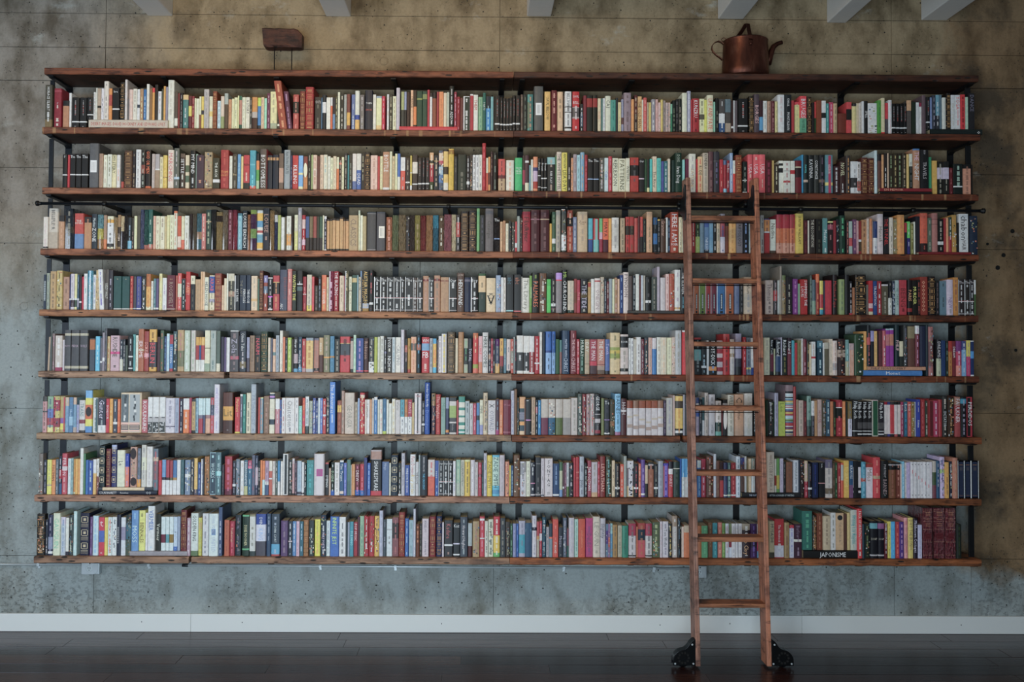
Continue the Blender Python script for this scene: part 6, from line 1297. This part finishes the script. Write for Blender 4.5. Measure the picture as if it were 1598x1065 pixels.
ring = [(u, v) for u, v in ((0, .10), (.1, 0), (.9, 0), (1, .1), (1, .55), (1, .92), (.9, 1), (.1, 1), (0, .92), (0, .55))]
for i in range(nx):
    for u, v in ring: m.v.append(blkp(i, u, v))
k = len(ring); colb = hexc('4c2c20')
for i in range(nx-1):
    for j in range(k): j2 = (j+1) % k; m.f.append((i*k+j, i*k+j2, i*k+k+j2, i*k+k+j)); m.c.append(colb); m.m.append(0)
m.f += [tuple(range(k))[::-1], tuple((nx-1)*k+j for j in range(k))]; m.c += [colb]*2; m.m += [0]*2
m.build('block', mat_wood('charred_timber', 0, .7, .10, (6, 20, 20)), blk)
for px in (428.3, 455.3):
    x = at(px, 90, SY).x-blk.location.x; m = MB(); m.tube([(x, 0, .003), (x, 0, zl+.01)], .0031, 10); m.build('rod', M_IRON, blk)
m = MB(); m.box(-.085, .085, -.04, .04, 0.0005, .006); m.build('base_plate', M_IRON, blk, bevel=.001)

PY_ = -.17
pz = BZ[0][1]; pa, pb = at(1127.5, 90, PY_).x, at(1199, 90, PY_).x
pot = thing('copper_watering_pot', 'old copper pot with strap handle, side loop handle and short spout on the top board', 'pot', ((pa+pb)/2, PY_, pz))
R = (pb-pa)/2; ptop = at(1163, 64, PY_-R*.0).z-pz
def ell(prof, seg=48):
    m = MB(); m.lathe(prof, seg); m.v = [(x, y*.62 if False else y*.80, z) for x, y, z in m.v]; return m
R_ = R; m = MB(); H = ptop
prof = [(.0001, .001), (R_*.93, .001), (R_*1.0, .01), (R_*1.0, .05), (R_*.985, H*.5), (R_*.955, H*.94), (R_*.965, H*.965), (R_*.97, H*.985), (R_*.945, H), (R_*.92, H*.985), (R_*.92, H*.6), (R_*.93, .02), (.0001, .015)]
m.lathe(prof, 56); m.v = [(x, y*.9, z) for x, y, z in m.v]; m.build('body', M_COPPER, pot, smooth=True)
P2 = lambda px, py, y=PY_: at(px, py, y)-Vector(pot.location)
# bail of folded strap over the mouth
q1, q2, q3 = P2(1171.5, 63, PY_-R*.90), P2(1166, 37), P2(1151, 58, PY_+R*.6)
m = MB()
def strap(m, pts, wdt, th, wdir):
    n0 = len(m.v); wd = Vector(wdir)
    for i, p in enumerate(pts):
        p = Vector(p); t = (Vector(pts[min(i+1, len(pts)-1)])-Vector(pts[max(i-1, 0)])).normalized(); nn = t.cross(wd).normalized()
        for sa, sb in ((-1, -1), (1, -1), (1, 1), (-1, 1)): m.v.append(tuple(p+wd*(sa*wdt/2)+nn*(sb*th/2)))
    for i in range(len(pts)-1):
        for j in range(4): j2 = (j+1) % 4; m.f.append((n0+i*4+j, n0+i*4+j2, n0+i*4+4+j2, n0+i*4+4+j)); m.c.append((1, 1, 1)); m.m.append(0)
    m.f += [tuple(n0+j for j in (3, 2, 1, 0)), tuple(n0+(len(pts)-1)*4+j for j in range(4))]; m.c += [(1, 1, 1)]*2; m.m += [0]*2
strap(m, [q1+Vector((0, -.004, -.030)), q1+Vector((0, -.004, 0)), q1*.5+q2*.5+Vector((.002, 0, 0)), q2+Vector((.001, -.01, -.004)), q2+Vector((-.004, .01, 0)), q2*.5+q3*.5, q3, q3+Vector((-.002, 0, -.03))], .026, .004, (.96, .0, -.1))
m.build('carrying_handle', M_COPPER, pot, bevel=.0015)
m = MB(); q = q1; m.lathe([(.0001, -.006), (.006, -.005), (.008, 0)], 12, axis='Y', org=(q.x, q.y-.006, q.z-.020)); m.build('handle_rivet', M_COPPER, pot, smooth=True)
# loop handle on the left
pts = [P2(x, y) for x, y in ((1129, 69), (1126, 66.5), (1121, 64.8), (1115.5, 66.5), (1111.5, 71), (1110.5, 76), (1112.5, 81), (1118, 86.5), (1123, 90), (1127.5, 94))]
m = MB(); strap(m, pts, .024, .0045, (0, 1, 0)); m.build('side_handle', M_COPPER, pot, bevel=.001)
pts = [P2(1129.5+3.4*math.cos(t*math.pi/6), 62+3.0*math.sin(t*math.pi/6)) for t in range(13)]
m = MB(); m.tube(pts, .0022, 8); m.build('hinge_ring', M_COPPER, pot, smooth=True)
# spout
pts = [P2(1198, 100), P2(1201, 90), P2(1204, 80), P2(1207, 73), P2(1213, 68.5), P2(1220.5, 66)]
m = MB(); m.tube(pts, [.022, .020, .018, .0165, .013, .0125], 20, cap=True); m.build('spout', M_COPPER, pot, smooth=True)

# conduit, its straps and boxes
CY = -.016
zc1, zc2 = at(60, 881.2, CY).z, at(1085, 888, CY).z
def cz_(px): return at(px, 881.2+(px-60)*.0066, CY)
m = MB(); m.tube([(WX0+.05, CY, zc1), cz_(127)], .0065, 12); cond = m.build('conduit_pipe', M_GALV, None, smooth=True)
tag(cond, 'short run of galvanised conduit on the wall left of the first outlet box', 'pipe')
m = MB(); m.tube([cz_(155), cz_(1077)], .0065, 12); c2o = m.build('conduit_pipe', M_GALV, None, smooth=True)
tag(c2o, 'long galvanised conduit running under the lowest shelf between the two boxes', 'pipe')
for par, pxs in ((cond, (60,)), (c2o, (232, 500, 617, 880, 1021))):
    for px in pxs:
        q = cz_(px); m = MB(); m.box(q.x-.008, q.x+.008, -.0245, -.002, q.z-.009, q.z+.008); m.box(q.x-.008, q.x+.008, -.006, -.002, q.z-.026, q.z-.008); m.build('pipe_strap', M_GALV, par, bevel=.001)
q = cz_(289); m = MB(); m.lathe([(.0085, -.018), (.0095, -.016), (.0095, .016), (.0085, .018)], 14, axis='X', org=tuple(q)); m.build('coupling', M_STEEL2, c2o, smooth=True)
def outlet(pxa, pxb, pya, pyb, label):
    A, B = at(pxa, pyb, -.045), at(pxb, pya, -.045); wx, hz = B.x-A.x, B.z-A.z
    o = thing('outlet_box', label, 'outlet box', ((A.x+B.x)/2, -.002, A.z), 'steel outlet boxes')
    m = MB(); m.box(-wx/2, wx/2, -.042, 0, 0, hz); m.build('housing', M_GALV, o, bevel=.004)
    m = MB(); pr = [(-wx/2+.001, .001), (wx/2-.030, .001), (wx/2-.014, .010), (wx/2-.007, .028), (wx/2-.007, hz-.001), (-wx/2+.001, hz-.001)]; m.prism(pr, -.0455, -.042); cv = m.build('cover_plate', M_GALV, o, bevel=.001)
    m = MB()
    for cxx, czz, r in ((-.006, hz*.46, .021), ):
        m.lathe([(.0001, -.0475), (r*.82, -.0475), (r*.9, -.0468), (r, -.0455)], 24, axis='Y', org=(cxx, 0, czz))
    so_ = m.build('socket_face', simple('socket_plastic', 'c4cccf', .4), cv)
    m = MB()
    for dx in (-.006, .006): m.box(-.006+dx-.0014, -.006+dx+.0014, -.0480, -.0470, hz*.46, hz*.46+.009)
    m.lathe([(.0001, -.048), (.0028, -.0478)], 10, axis='Y', org=(-.006, 0, hz*.46-.008)); m.build('socket_slots', M_HOLE, so_)
    m = MB(); m.lathe([(.0001, -.048), (.0035, -.0478), (.004, -.0455)], 10, axis='Y', org=(-.002, 0, hz*.88)); m.build('screw', M_IRON, cv)
outlet(127, 155, 877.5, 897, 'grey steel outlet box under the lowest shelf near its left end')
outlet(1083, 1103, 884, 902.5, 'grey steel outlet box half hidden behind the ladder stile')
